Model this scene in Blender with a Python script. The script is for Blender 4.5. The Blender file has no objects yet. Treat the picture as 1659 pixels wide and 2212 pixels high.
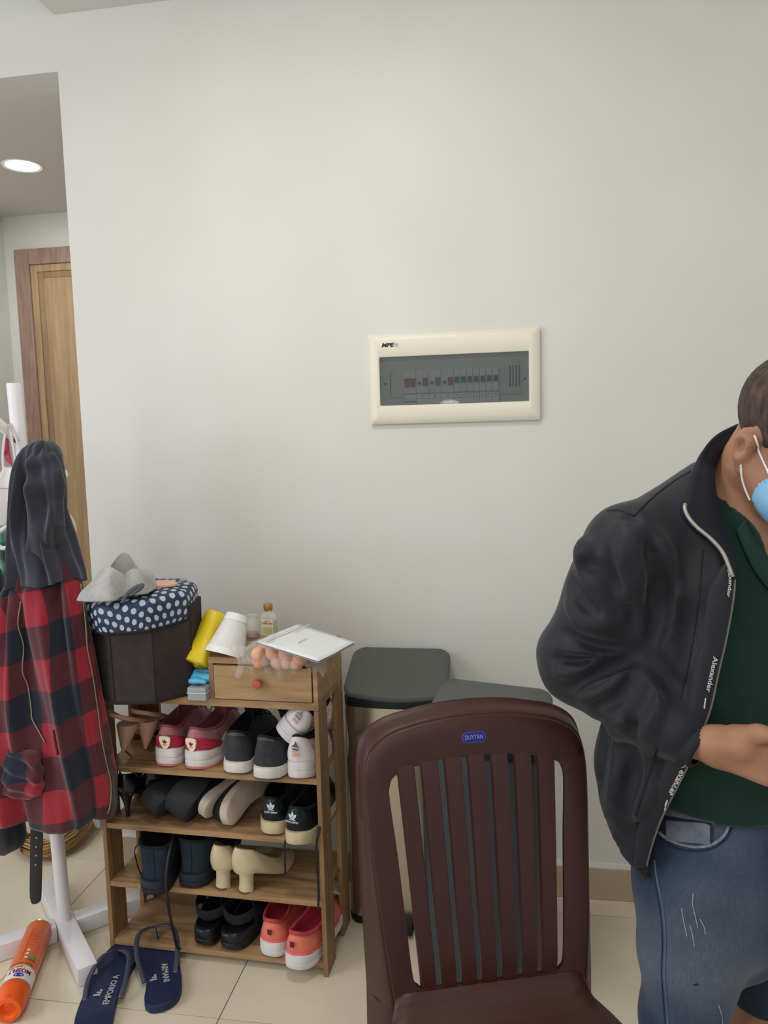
import bpy, bmesh, math, random
import numpy as np
from mathutils import Vector, Matrix
from mathutils.bvhtree import BVHTree
S = bpy.context.scene
C = S.collection
PI = math.pi
random.seed(7)
# ------------------------------------------------------------------ camera
F, CX, CY, CAMZ = 1661.0, 829.5, 1106.0, 1.4
def _axes():
    yaw, pitch, roll = [math.radians(a) for a in (9.6, 5.93, 1.54)]
    d = Vector((-math.sin(yaw)*math.cos(pitch), math.cos(yaw)*math.cos(pitch), -math.sin(pitch)))
    r = d.cross(Vector((0, 0, 1))).normalized(); u = r.cross(d)
    return d, r*math.cos(roll)-u*math.sin(roll), u*math.cos(roll)+r*math.sin(roll)
CD, CR, CU = _axes()
cam_data = bpy.data.cameras.new('camera'); cam = bpy.data.objects.new('camera', cam_data); C.objects.link(cam)
cam_data.sensor_fit = 'HORIZONTAL'; cam_data.sensor_width = 36; cam_data.lens = 36*F/1659; cam_data.clip_start = 0.02
cam.matrix_world = Matrix(((CR.x, CU.x, -CD.x, 0), (CR.y, CU.y, -CD.y, 0), (CR.z, CU.z, -CD.z, CAMZ), (0, 0, 0, 1)))
S.camera = cam
# ------------------------------------------------------------------ light and exposure
w = bpy.data.worlds.new('world'); S.world = w; w.use_nodes = True
w.node_tree.nodes['Background'].inputs[0].default_value = (0.93, 0.95, 1.0, 1)
w.node_tree.nodes['Background'].inputs[1].default_value = 0.74
def area(name, loc, target, sx, sy, power, col=(1, 1, 1)):
    l = bpy.data.lights.new(name, 'AREA'); l.shape = 'RECTANGLE'; l.size = sx; l.size_y = sy; l.energy = power; l.color = col
    o = bpy.data.objects.new(name, l); C.objects.link(o); o.location = loc
    o.rotation_euler = (Vector(target)-Vector(loc)).to_track_quat('-Z', 'Y').to_euler()
    return o
area('window_light', (-2.6, 0.1, 1.7), (0.3, 1.6, 0.9), 1.3, 1.6, 28, (0.88, 0.94, 1.0))
area('room_light', (0.0, -0.6, 2.6), (0.0, 0.6, 0.9), 1.2, 1.2, 22, (1.0, 0.95, 0.89))
area('ceiling_lamp_light', (-0.45, 1.15, 2.62), (-0.45, 1.25, 0), 0.35, 0.35, 11, (1.0, 0.96, 0.91))
S.view_settings.view_transform = 'Standard'; S.view_settings.look = 'None'
S.view_settings.gamma = 1; S.view_settings.use_curve_mapping = False
S.view_settings.exposure = 0.0
# ------------------------------------------------------------------ helpers
def ray(px, py): return CD + CR*((px-CX)/F) - CU*((py-CY)/F)
def at(px, py, Y): v = ray(px, py); return Vector((0, 0, CAMZ)) + v*(Y/v.y)
def atz(px, py, z): v = ray(px, py); return Vector((0, 0, CAMZ)) + v*((z-CAMZ)/v.z)
def lin(c): return c/12.92 if c <= 0.04045 else ((c+0.055)/1.055)**2.4
def hx(h, a=1):
    h = h.lstrip('#'); return tuple(lin(int(h[i:i+2], 16)/255) for i in (0, 2, 4)) + (a,)
MATS = {}
def mat(name, col, rough=0.6, metal=0.0, col2=None, nscale=8, stretch=(1, 1, 1), bump=0.0, bscale=60, spec=0.4, alpha=1,
        sheen=0.0, coat=0.0, trans=0.0, ior=1.45, fac=(0.35, 0.65), bstretch=None, detail=5, emit=0):
    if name in MATS: return MATS[name]
    m = bpy.data.materials.new(name); m.use_nodes = True; nt = m.node_tree; b = nt.nodes['Principled BSDF']
    b.inputs['Base Color'].default_value = hx(col); b.inputs['Roughness'].default_value = rough
    b.inputs['Metallic'].default_value = metal; b.inputs['Specular IOR Level'].default_value = spec
    b.inputs['Alpha'].default_value = alpha; b.inputs['Sheen Weight'].default_value = sheen
    b.inputs['Coat Weight'].default_value = coat; b.inputs['Transmission Weight'].default_value = trans
    b.inputs['IOR'].default_value = ior
    if emit:
        b.inputs['Emission Color'].default_value = hx(col); b.inputs['Emission Strength'].default_value = emit
    if col2 or bump:
        tc = nt.nodes.new('ShaderNodeTexCoord')
    def noise(sc, st, det):
        mp = nt.nodes.new('ShaderNodeMapping'); mp.inputs['Scale'].default_value = st
        nt.links.new(tc.outputs['Object'], mp.inputs['Vector'])
        n = nt.nodes.new('ShaderNodeTexNoise'); n.inputs['Scale'].default_value = sc; n.inputs['Detail'].default_value = det
        nt.links.new(mp.outputs['Vector'], n.inputs['Vector']); return n
    if col2:
        n = noise(nscale, stretch, detail)
        r = nt.nodes.new('ShaderNodeValToRGB'); r.color_ramp.elements[0].position = fac[0]; r.color_ramp.elements[1].position = fac[1]
        r.color_ramp.elements[0].color = hx(col); r.color_ramp.elements[1].color = hx(col2)
        nt.links.new(n.outputs['Fac'], r.inputs['Fac']); nt.links.new(r.outputs['Color'], b.inputs['Base Color'])
    if bump:
        n2 = noise(bscale, bstretch or (1, 1, 1), 3)
        bp = nt.nodes.new('ShaderNodeBump'); bp.inputs['Strength'].default_value = bump; bp.inputs['Distance'].default_value = 0.002
        nt.links.new(n2.outputs['Fac'], bp.inputs['Height']); nt.links.new(bp.outputs['Normal'], b.inputs['Normal'])
    MATS[name] = m; return m
class G:
    """collects geometry for one mesh object"""
    def __init__(s): s.v = []; s.f = []; s.m = []; s.uv = {}
    def add(s, v, f, mi=0, uv=None):
        o = len(s.v); s.v += [tuple(p) for p in v]; n0 = len(s.f)
        s.f += [tuple(i+o for i in q) for q in f]; s.m += [mi]*len(f)
        if uv is not None:
            for k, q in enumerate(f): s.uv[n0+k] = [uv[i] for i in q]
        return s
    def box(s, a, b, mi=0, M=None, bev=0.0):
        x0, y0, z0 = [min(a[i], b[i]) for i in range(3)]; x1, y1, z1 = [max(a[i], b[i]) for i in range(3)]
        if bev:
            bm = bmesh.new(); bmesh.ops.create_cube(bm, size=1)
            for v in bm.verts: v.co = Vector((x0+(v.co.x+.5)*(x1-x0), y0+(v.co.y+.5)*(y1-y0), z0+(v.co.z+.5)*(z1-z0)))
            bmesh.ops.bevel(bm, geom=bm.edges[:], offset=bev, segments=2, affect='EDGES', profile=0.6)
            bm.verts.index_update(); v = [x.co.copy() for x in bm.verts]; f = [[q.index for q in p.verts] for p in bm.faces]; bm.free()
        else:
            v = [Vector(p) for p in ((x0,y0,z0),(x1,y0,z0),(x1,y1,z0),(x0,y1,z0),(x0,y0,z1),(x1,y0,z1),(x1,y1,z1),(x0,y1,z1))]
            f = [(0,3,2,1),(4,5,6,7),(0,1,5,4),(1,2,6,5),(2,3,7,6),(3,0,4,7)]
        if M is not None: v = [M @ p for p in v]
        return s.add(v, f, mi)
    def grid(s, P, cu=False, cv=False, mi=0, uv=None, cap0=False, cap1=False, flip=False):
        P = np.asarray(P, float); n, m = P.shape[:2]; f = []
        for i in range(n if cu else n-1):
            for j in range(m if cv else m-1):
                q = (i*m+j, i*m+(j+1) % m, ((i+1) % n)*m+(j+1) % m, ((i+1) % n)*m+j)
                f.append(q[::-1] if flip else q)
        if cap0: f.append(tuple(range(m))[::-1] if not flip else tuple(range(m)))
        if cap1: f.append(tuple((n-1)*m+j for j in range(m)) if not flip else tuple((n-1)*m+j for j in range(m))[::-1])
        return s.add(P.reshape(-1, 3), f, mi, None if uv is None else [tuple(x) for x in np.asarray(uv, float).reshape(-1, 2)])
    def tube(s, pts, r, seg=8, mi=0, ry=None, closed=False, cap=True, up=None):
        """sweep an ellipse r x ry (numbers or lists) along pts"""
        p = [Vector(q) for q in pts]; n = len(p)
        rs = r if hasattr(r, '__len__') else [r]*n; rys = rs if ry is None else (ry if hasattr(ry, '__len__') else [ry]*n)
        T = []
        for i in range(n):
            a = p[(i-1) % n] if (closed or i > 0) else p[i]; b = p[(i+1) % n] if (closed or i < n-1) else p[i]
            T.append((b-a).normalized())
        N = Vector(up) if up is not None else (Vector((0, 0, 1)) if abs(T[0].z) < 0.9 else Vector((1, 0, 0)))
        R = []
        for i in range(n):
            if up is not None: N = Vector(up)
            N = (N-T[i]*N.dot(T[i])).normalized(); B = T[i].cross(N)
            R.append([p[i]+B*(rs[i]*math.cos(2*PI*k/seg))+N*(rys[i]*math.sin(2*PI*k/seg)) for k in range(seg)])
        return s.grid([[tuple(q) for q in row] for row in R], cu=closed, cv=True, mi=mi, cap0=cap and not closed, cap1=cap and not closed)
    def lathe(s, prof, c=(0, 0, 0), seg=32, mi=0, M=None):
        """prof: (r, z) list"""
        P = [[(c[0]+r*math.cos(2*PI*k/seg), c[1]+r*math.sin(2*PI*k/seg), c[2]+z) for k in range(seg)] for r, z in prof]
        if M is not None: P = [[tuple(M @ Vector(q)) for q in row] for row in P]
        return s.grid(P, cv=True, mi=mi, cap0=prof[0][0] > 0, cap1=prof[-1][0] > 0)
    def prism(s, poly, z0, z1, mi=0, M=None, uvs=None):
        n = len(poly); v = [Vector((x, y, z0)) for x, y in poly]+[Vector((x, y, z1)) for x, y in poly]
        if M is not None: v = [M @ p for p in v]
        f = [tuple(range(n))[::-1], tuple(range(n, 2*n))]+[(i, (i+1) % n, n+(i+1) % n, n+i) for i in range(n)]
        return s.add(v, f, mi)
def obj(name, g, m, parent=None, smooth=True, auto=40, loc=None, solid=0, offset=-1, bevel=0, sub=0, M=None):
    me = bpy.data.meshes.new(name); me.from_pydata(g.v, [], g.f)
    ms = m if isinstance(m, (list, tuple)) else [m]
    for q in ms: me.materials.append(q)
    if any(g.m): me.polygons.foreach_set('material_index', g.m)
    if g.uv:
        ul = me.uv_layers.new(name='UVMap')
        for p in me.polygons:
            if p.index in g.uv:
                for li, t in zip(p.loop_indices, g.uv[p.index]): ul.data[li].uv = t
    me.update()
    if smooth:
        me.polygons.foreach_set('use_smooth', [True]*len(me.polygons))
        if auto: me.set_sharp_from_angle(angle=math.radians(auto))
    o = bpy.data.objects.new(name, me); C.objects.link(o)
    if parent: o.parent = parent
    if loc: o.location = loc
    if M is not None: o.matrix_local = M
    if solid:
        k = o.modifiers.new('s', 'SOLIDIFY'); k.thickness = solid; k.offset = offset
    if bevel:
        k = o.modifiers.new('b', 'BEVEL'); k.width = bevel; k.segments = 2; k.limit_method = 'ANGLE'
    if sub:
        k = o.modifiers.new('u', 'SUBSURF'); k.levels = sub; k.render_levels = sub
    return o
def thing(name, label, cat, loc=(0, 0, 0), rz=0, group=None, rot=None):
    o = bpy.data.objects.new(name, None); C.objects.link(o); o.location = loc; o.rotation_euler = rot or (0, 0, rz)
    o.empty_display_size = 0.05; o['label'] = label; o['category'] = cat
    if group: o['group'] = group
    return o
def tag(o, label, cat, group=None):
    o['label'] = label; o['category'] = cat
    if group: o['group'] = group
    return o
def struct(o): o['kind'] = 'structure'; return o
def copy_tree(o, parent=None):
    c = o.copy(); C.objects.link(c); c.parent = parent
    for ch in [x for x in C.objects if x.parent == o]: copy_tree(ch, c)
    return c
def text(name, s, size, m, parent, M, ext=0.0003, off=0.0, shear=0, sx=1, align='CENTER'):
    cu = bpy.data.curves.new(name, 'FONT'); cu.body = s; cu.size = size; cu.extrude = ext; cu.offset = off; cu.shear = shear
    cu.align_x = align; cu.align_y = 'CENTER'; cu.resolution_u = 3
    t = bpy.data.objects.new(name, cu); C.objects.link(t)
    me = bpy.data.meshes.new_from_object(t.evaluated_get(bpy.context.evaluated_depsgraph_get()))
    bpy.data.objects.remove(t); me.materials.clear(); me.materials.append(m)
    me.transform(Matrix.Diagonal((sx, 1, 1, 1)))
    o = bpy.data.objects.new(name, me); C.objects.link(o)
    if parent: o.parent = parent
    o.matrix_local = M
    return o
def frame(o, x, y):
    """matrix with origin o, local x and y axes given"""
    x = Vector(x).normalized(); y = Vector(y); y = (y-x*y.dot(x)).normalized(); z = x.cross(y)
    return Matrix(((x.x, y.x, z.x, o[0]), (x.y, y.y, z.y, o[1]), (x.z, y.z, z.z, o[2]), (0, 0, 0, 1)))
def interp(x, xs, ys): return np.interp(x, xs, ys)
def smooth_path(pts, n):
    """Catmull-Rom resample"""
    p = [np.array(pts[0])]+[np.array(q) for q in pts]+[np.array(pts[-1])]; out = []
    segs = len(pts)-1
    for k in range(n):
        t = k/(n-1)*segs; i = min(int(t), segs-1); u = t-i; a, b, c, d = p[i], p[i+1], p[i+2], p[i+3]
        out.append(0.5*((2*b)+(c-a)*u+(2*a-5*b+4*c-d)*u*u+(3*b-a-3*c+d)*u**3))
    return np.array(out)
# signed-distance modelling: smooth unions of tapered capsules, meshed with surface nets
class SDF:
    def __init__(s, lo, hi, h, dt=np.float32):
        s.lo = np.array(lo, float); s.h = h; s.n = np.ceil((np.array(hi)-s.lo)/h).astype(int)+1
        s.F = np.full(s.n, 0.05, dt)
    def region(s, lo, hi):
        a = np.maximum(np.floor((np.array(lo)-s.lo)/s.h).astype(int), 0); b = np.minimum(np.ceil((np.array(hi)-s.lo)/s.h).astype(int)+1, s.n)
        if (b <= a).any(): return None
        ax = [s.lo[i]+s.h*np.arange(a[i], b[i]) for i in range(3)]
        return tuple(slice(a[i], b[i]) for i in range(3)), np.meshgrid(*ax, indexing='ij', sparse=True)
    def comb(s, sl, d, k, op):
        F = s.F[sl]
        if op == 'add':
            if k: hh = np.clip(0.5+0.5*(F-d)/k, 0, 1); s.F[sl] = F*(1-hh)+d*hh-k*hh*(1-hh)
            else: s.F[sl] = np.minimum(F, d)
        elif op == 'sub':
            d = -d
            if k: hh = np.clip(0.5-0.5*(F-d)/k, 0, 1); s.F[sl] = F*(1-hh)+d*hh+k*hh*(1-hh)
            else: s.F[sl] = np.maximum(F, d)
    def cap(s, a, b, ra, rb, k=0.02, op='add', sc=(1, 1, 1), M=None):
        """tapered capsule; sc squashes space about a (ellipsoidal sections), M (3x3 rows = local axes) orients the squash"""
        a = np.array(a, float); b = np.array(b, float); R = max(ra, rb)*max(1.0, *[1/q for q in sc])*1.05+k+0.012
        rg = s.region(np.minimum(a, b)-R, np.maximum(a, b)+R)
        if rg is None: return s
        sl, (X, Y, Z) = rg; q = [X-a[0], Y-a[1], Z-a[2]]; ba = b-a
        if M is not None:
            M = np.array(M, float); q = [M[i][0]*q[0]+M[i][1]*q[1]+M[i][2]*q[2] for i in range(3)]; ba = M @ ba
        q = [q[i]*sc[i] for i in range(3)]; ba = ba*np.array(sc)
        L = max((ba**2).sum(), 1e-12); h = np.clip((q[0]*ba[0]+q[1]*ba[1]+q[2]*ba[2])/L, 0, 1)
        d = np.sqrt((q[0]-h*ba[0])**2+(q[1]-h*ba[1])**2+(q[2]-h*ba[2])**2)-(ra+(rb-ra)*h)
        s.comb(sl, (d/max(sc)).astype(s.F.dtype), k, op); return s
    def ell(s, c, r, k=0.02, op='add', M=None):
        m = min(r); return s.cap(c, c, m, m, k, op, tuple(m/q for q in r), M)
    def chain(s, pts, rs, k=0.015):
        for i in range(len(pts)-1): s.cap(pts[i], pts[i+1], rs[i], rs[i+1], k)
        return s
    def mesh(s):
        F = s.F; S_ = F < 0; n = F.shape
        c = [S_[i:n[0]-1+i, j:n[1]-1+j, k:n[2]-1+k] for i in (0, 1) for j in (0, 1) for k in (0, 1)]
        cnt = sum(x.astype(np.int8) for x in c); act = (cnt > 0) & (cnt < 8); idx = np.argwhere(act)
        acc = np.zeros((len(idx), 3)); w = np.zeros(len(idx)); I, J, K = idx.T
        cs = [(i, j, k) for i in (0, 1) for j in (0, 1) for k in (0, 1)]
        for a in range(8):
            for b in range(a+1, 8):
                if sum(abs(cs[a][q]-cs[b][q]) for q in range(3)) != 1: continue
                fa = F[I+cs[a][0], J+cs[a][1], K+cs[a][2]].astype(float); fb = F[I+cs[b][0], J+cs[b][1], K+cs[b][2]].astype(float)
                m = (fa < 0) != (fb < 0); t = np.where(m, fa/np.where(m, fa-fb, 1), 0)
                for q in range(3): acc[:, q] += np.where(m, cs[a][q]+t*(cs[b][q]-cs[a][q]), 0)
                w += m
        V = s.lo+s.h*(idx+acc/w[:, None]); vi = -np.ones(act.shape, int); vi[I, J, K] = np.arange(len(idx)); fs = []
        for ax in range(3):
            o = [0, 0, 0]; o[ax] = 1; sl0 = tuple(slice(1, n[q]-1) if q != ax else slice(0, n[q]-1) for q in range(3))
            sl1 = tuple(slice(1, n[q]-1) if q != ax else slice(1, n[q]) for q in range(3))
            A = S_[sl0]; B = S_[sl1]; e = np.argwhere(A != B)
            if not len(e): continue
            inside = A[tuple(e.T)]; off = np.array([1, 1, 1]); off[ax] = 0; e = e+off
            u, v = [(1, 2), (2, 0), (0, 1)][ax]; du = np.zeros(3, int); du[u] = 1; dv = np.zeros(3, int); dv[v] = 1
            q = [vi[tuple((e-du-dv).T)], vi[tuple((e-dv).T)], vi[tuple(e.T)], vi[tuple((e-du).T)]]
            Q = np.stack(q, 1); Q[~inside] = Q[~inside][:, ::-1]; fs.append(Q)
        Fc = np.concatenate(fs); Fc = Fc[(Fc >= 0).all(1)]
        g = G(); g.v = V.tolist(); g.f = Fc.tolist(); g.m = [0]*len(g.f); return g
def relax(g, it=2):
    V = np.array(g.v); Fc = np.array(g.f); n = len(V)
    E = np.concatenate([Fc[:, [i, (i+1) % 4]] for i in range(4)])
    for _ in range(it):
        a = np.zeros_like(V); c = np.zeros(n)
        for q in range(3): a[:, q] = np.bincount(E[:, 0], V[E[:, 1], q], n)+np.bincount(E[:, 1], V[E[:, 0], q], n)
        c = np.bincount(E[:, 0], minlength=n)+np.bincount(E[:, 1], minlength=n)
        V = V*0.4+0.6*a/np.maximum(c, 1)[:, None]
    g.v = V.tolist(); return g
def bvh_of(*gs):
    v = []; f = []
    for g in gs:
        o = len(v); v += [Vector(p) for p in g.v]; f += [[i+o for i in q] for q in g.f]
    return BVHTree.FromPolygons(v, f)
def on(bvh, px, py, lift=0.001):
    """point of a surface seen at a photo position, lifted off it along its normal; also the normal"""
    d = ray(px, py).normalized(); h = bvh.ray_cast(Vector((0, 0, CAMZ)), d)
    if h[0] is None: return None
    n = h[1] if h[1].dot(d) < 0 else -h[1]
    return h[0]+n*lift, n
# ------------------------------------------------------------------ the setting
W = 2.234; FARY = 3.547; CEIL = 2.657; HALLZ = 2.498; EDGE = -1.331
wall_m = mat('wall paint', '#d8d7d1', 0.75, col2='#d4d2cb', nscale=2.2, bump=0.05, bscale=220, spec=0.25)
ceil_m = mat('ceiling paint', '#d3cfc9', 0.85, spec=0.2)
g = G()
poly = [(EDGE, 0), (3.0, 0), (3.0, 3.1), (-3.2, 3.1), (-3.2, HALLZ), (EDGE, HALLZ)]
g.prism(poly, -0.13, 0.0, M=Matrix(((1,0,0,0),(0,0,-1,W),(0,1,0,0),(0,0,0,1))))
struct(obj('wall_back', g, wall_m, smooth=False, bevel=0.002))
g = G().box((-3.2, FARY, 0), (3.0, FARY+.1, HALLZ)); struct(obj('wall_far', g, wall_m, smooth=False))
g = G().box((-2.56, W+.13, 0), (-2.46, FARY, HALLZ)); struct(obj('wall_left', g, wall_m, smooth=False))
g = G().box((-2.56, W+.13, HALLZ), (3.0, FARY, HALLZ+.1)); struct(obj('ceiling_hall', g, mat('hall ceiling paint', '#d3cfc9', 0.85, spec=0.2), smooth=False))
g = G().box((EDGE+.002, -2.2, CEIL), (3.0, W, CEIL+.12)); g.box((-3.2, -2.2, 2.95), (EDGE+.002, W, 3.05)); struct(obj('ceiling', g, ceil_m, smooth=False))
# floor tiles
fl = struct(obj('floor', G().box((-3.2, -2.2, -.05), (3.0, FARY+.1, -.0075)), mat('tile grout', '#8f897c', 0.9), smooth=False))
tm = [mat('floor tile %d' % i, a, 0.3, col2=b, nscale=5, bump=0.02, bscale=90, spec=0.5, fac=(.3, .7)) for i, (a, b) in enumerate((('#ded4bd', '#d4c9b1'), ('#dbd1b9', '#d1c6ad')))]
T = 0.62; base = {}
def tile_mesh(w_, d_, k):
    key = (round(w_, 3), round(d_, 3), k)
    if key not in base:
        b = G().box((0, 0, -.0075), (w_, d_, 0), bev=0.0012)
        o = obj('tile', b, tm[k], fl, smooth=False); base[key] = o.data; return o
    o = bpy.data.objects.new('tile', base[key]); C.objects.link(o); o.parent = fl; return o
for i in range(-4, 6):
    x = -0.094+T*i
    x0, x1 = max(x, -3.19), min(x+T, 2.99)
    if x1 <= x0: continue
    sh = 0 if i < 0 else -0.1
    for j in range(-7, 4):
        y = 2.25+sh+T*j; y0, y1 = max(y, -2.19), min(y+T, FARY+.09)
        if y1-y0 < .02: continue
        o = tile_mesh(x1-x0-.0024, y1-y0-.0024, (i+j) % 2); o.location = (x0+.0012, y0+.0012, 0)
# skirting along the back wall
bb = struct(obj('baseboard_back', G().box((EDGE, W-.004, .097), (3.0, W-.0005, .112)), mat('skirting ledge', '#e4e2dc', 0.5), smooth=False))
sk = mat('skirting tile', '#b5a88d', 0.45, col2='#ab9d82', nscale=6)
x = EDGE
while x < 2.9:
    x1 = min(x+T, 3.0); obj('skirting_tile', G().box((x+.001, W-.009, 0.001), (x1-.001, W-.0005, .097), bev=.0008), sk, bb, smooth=False); x = x1
bb = struct(obj('baseboard_far', G().box((-2.46, FARY-.009, 0.001), (3.0, FARY-.0005, .1)), sk, smooth=False))
# hall door with stepped casing, beyond the opening
oak_v = mat('door oak', '#a18565', 0.5, col2='#b79a74', nscale=7, stretch=(7, 7, .5), bump=.15, bscale=30, bstretch=(9, 9, .6))
oak_c = mat('casing oak', '#a38778', 0.5, col2='#8f7566', nscale=9, stretch=(8, 8, .8), bump=.12, bscale=30, bstretch=(9, 9, .6))
D0, D1, DT = -2.398, -1.36, 2.334
dr = thing('door_1', '', ''); del dr['label']; del dr['category']; struct(dr)
def casing(x0, x1, zt, wd, yf, yb, nm, m):
    g = G(); g.box((x0, yf, 0.001), (x0+wd, yb, zt)); g.box((x1-wd, yf, 0.001), (x1, yb, zt)); g.box((x0+wd, yf, zt-wd), (x1-wd, yb, zt))
    return obj(nm, g, m, dr, smooth=False, bevel=.003)
casing(D0, D1, DT, .075, FARY-.022, FARY-.0005, 'casing', oak_c)
casing(D0+.075, D1-.075, DT-.075, .035, FARY-.012, FARY-.0005, 'jamb', oak_v)
casing(D0+.11, D1-.11, DT-.11, .03, FARY-.007, FARY-.0005, 'stop', mat('stop oak', '#8d7257', .5, col2='#a08462', nscale=7, stretch=(7, 7, .5)))
g = G(); g.box((D0+.14, FARY-.004, .004), (D1-.14, FARY-.0004, DT-.14))
lf = obj('door_leaf', g, oak_v, dr, smooth=False)
g = G(); g.lathe([(.012, 0), (.012, .03), (.02, .032), (.026, .05), (.02, .065), (0, .068)], M=Matrix.Translation((D1-.2, FARY-.004, 1.0)) @ Matrix.Rotation(PI/2, 4, 'X'))
obj('door_handle', g, mat('brushed steel', '#b9b8b4', .3, 1.0), lf)
# round downlight in the hall ceiling
t = thing('ceiling_light', 'round white LED downlight glowing in the hallway ceiling', 'light', (-1.923, 2.925, HALLZ))
obj('trim_ring', G().lathe([(.062, -.001), (.075, -.004), (.078, -.0005), (.062, 0)]), mat('light rim', '#f4f4f4', .4), t)
obj('diffuser', G().lathe([(0.0001, -.004), (.055, -.004), (.064, -.0012)]), mat('lamp glow', '#f3f6ff', .4, emit=14), t)
l = bpy.data.lights.new('hall_lamp_light', 'AREA'); l.shape = 'DISK'; l.size = .12; l.energy = 7.0; l.color = (.95, .97, 1)
lo = bpy.data.objects.new('hall_lamp_light', l); C.objects.link(lo); lo.location = (-1.923, 2.925, HALLZ-.012)
# ------------------------------------------------------------------ breaker panel on the wall
P0 = thing('breaker_panel', 'cream wall-mounted electrical breaker panel with smoked see-through cover', 'electrical panel', (-.165, W, 1.551))
PW, PH = .2425, .1285
cream = mat('cream plastic', '#e0dac8', .38, spec=.5)
def rrect(w_, h_, r, n=5, cx=0, cz=0):
    pts = []
    for sx, sz, a0 in ((1, 1, 0), (-1, 1, 90), (-1, -1, 180), (1, -1, 270)):
        for k in range(n+1):
            a = math.radians(a0+90*k/n); pts.append((cx+sx*(w_-r)+r*math.cos(a), cz+sz*(h_-r)+r*math.sin(a)))
    return pts
def ringloft(loops, mi=0, g=None, cap1=False):
    g = g or G(); g.grid([[(x, y, z) for x, z in lp] for lp, y in loops], cv=True, mi=mi, cap1=cap1); return g
lw, lh, lz = .2115, .069, -.006
loops = [(rrect(PW, PH, .006), -.0005), (rrect(PW, PH, .006), -.012), (rrect(PW-.004, PH-.004, .006), -.016), (rrect(PW-.022, PH-.02, .005), -.021),
         (rrect(lw+.002, lh+.002, .003, cz=lz), -.0215), (rrect(lw, lh, .003, cz=lz), -.020), (rrect(lw, lh, .003, cz=lz), -.006)]
obj('housing', ringloft(loops), cream, P0)
inner = mat('panel inner grey', '#c9cac2', .5)
g = G().box((-lw, -.006, lz-lh), (lw, -.003, lz+lh)); g.box((-.19, -.009, -.052), (.19, -.006, .035)); obj('back_plate', g, inner, P0, smooth=False)
dk = mat('panel slot dark', '#23272c', .6); lightp = mat('breaker white', '#d8d8d4', .45)
redm = mat('breaker red', '#a03a36', .4); blum = mat('test button blue', '#2f63b0', .4); navy = mat('breaker toggle navy', '#39475c', .4)
for k in range(4): obj('slot', G().box((.158+k*.0085, -.0105, -.033), (.1605+k*.0085, -.009, .026)), dk, P0, smooth=False)
g = G().box((-.183, -.0105, -.045), (-.1815, -.009, .018)); g.box((-.183, -.0105, .017), (-.17, -.009, .018)); obj('slot_frame', g, dk, P0, smooth=False)
bx0 = -.143
def breaker(w_, kind):
    global bx0
    b = obj('breaker', G().box((bx0+.0006, -.014, -.042), (bx0+w_-.0006, -.006, .022), bev=.0008), lightp, P0, smooth=False)
    if kind == 'main':
        g = G(); g.box((bx0+.003, -.018, -.024), (bx0+w_/2-.002, -.014, -.004)); g.box((bx0+w_/2+.002, -.018, -.024), (bx0+w_-.003, -.014, -.004)); g.box((bx0+.002, -.016, -.008), (bx0+w_-.002, -.014, 0)); obj('toggle', g, redm, b, smooth=False)
    if kind == 'rcd':
        obj('toggle', G().box((bx0+w_*.55, -.018, -.022), (bx0+w_-.003, -.014, .0)), redm, b, smooth=False)
        obj('test_button', G().lathe([(.005, .014), (.005, .017), (0, .017)], seg=14, M=Matrix.Translation((bx0+w_*.27, 0, -.014)) @ Matrix.Rotation(PI/2, 4, 'X')), blum, b)
    if kind == 'mcb':
        obj('toggle', G().box((bx0+.003, -.018, -.016), (bx0+w_-.003, -.014, .0)), navy, b, smooth=False)
    bx0 += w_
breaker(.036, 'main')
for _ in range(3): breaker(.036, 'rcd')
for _ in range(7): breaker(.0182, 'mcb')
# paper legend under the breakers
obj('legend_strip', G().box((-.143, -.0100, -.073), (.128, -.0092, -.046)), mat('legend paper', '#dfe1de', .7), P0, smooth=False)
ink = mat('black print', '#22242a', .6)
g = G(); g.box((-.143, -.0104, -.0585), (.128, -.0100, -.0580))
xs = [-.143]+[-.143+.036*(i+1) for i in range(4)]+[.001+.0182*(i+1) for i in range(7)]
for q in xs: g.box((q-.0003, -.0104, -.073), (q+.0003, -.0100, -.046))
obj('legend_lines', g, ink, P0, smooth=False)
PM = lambda x, y, z: Matrix.Translation((x, y, z)) @ Matrix.Rotation(PI/2, 4, 'X')
text('print', 'MCB TONG', .0065, ink, P0, PM(-.125, -.0104, -.0665), off=.0002)
for i, q in enumerate(('E1', 'E2', 'E3')): text('print', q, .0065, ink, P0, PM(-.089+.036*i, -.0104, -.052)); text('print', '- ---- -', .004, ink, P0, PM(-.089+.036*i, -.0104, -.066))
for i in range(7): text('print', 'F%d' % (i+2), .006, ink, P0, PM(.010+.0182*i, -.0104, -.052)); text('print', '----\n---', .0035, ink, P0, PM(.010+.0182*i, -.0104, -.066))
sm = mat('smoked cover', '#4d5857', .10, alpha=.40, spec=.6)
n = 12; lowc = [(-.012+.028*math.cos(PI-PI*k/n), lz-lh+.011*math.sin(PI*k/n)) for k in range(n+1)]
poly = [(-lw+.001, lz+lh-.001), (-lw+.001, lz-lh+.001)]+lowc+[(lw-.001, lz-lh+.001), (lw-.001, lz+lh-.001)]
obj('smoked_cover', G().prism(poly, .0205, .023, M=Matrix(((1,0,0,0),(0,0,-1,0),(0,1,0,0),(0,0,0,1)))), sm, P0, smooth=False)
for q in (-.198, .2): obj('screw', G().lathe([(.0035, 0), (.003, .002), (0, .002)], seg=12, M=PM(q, -.006, -.012)), dk, P0)
text('brand_print', 'MPE', .0155, ink, P0, PM(-.187, -.0216, .096), off=.0006, shear=.3, sx=1.25)
obj('badge_dot', G().lathe([(.005, 0), (.005, .001), (0, .001)], seg=16, M=PM(-.160, -.0211, .096)), mat('badge grey', '#a9a9a4', .5), P0)
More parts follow.
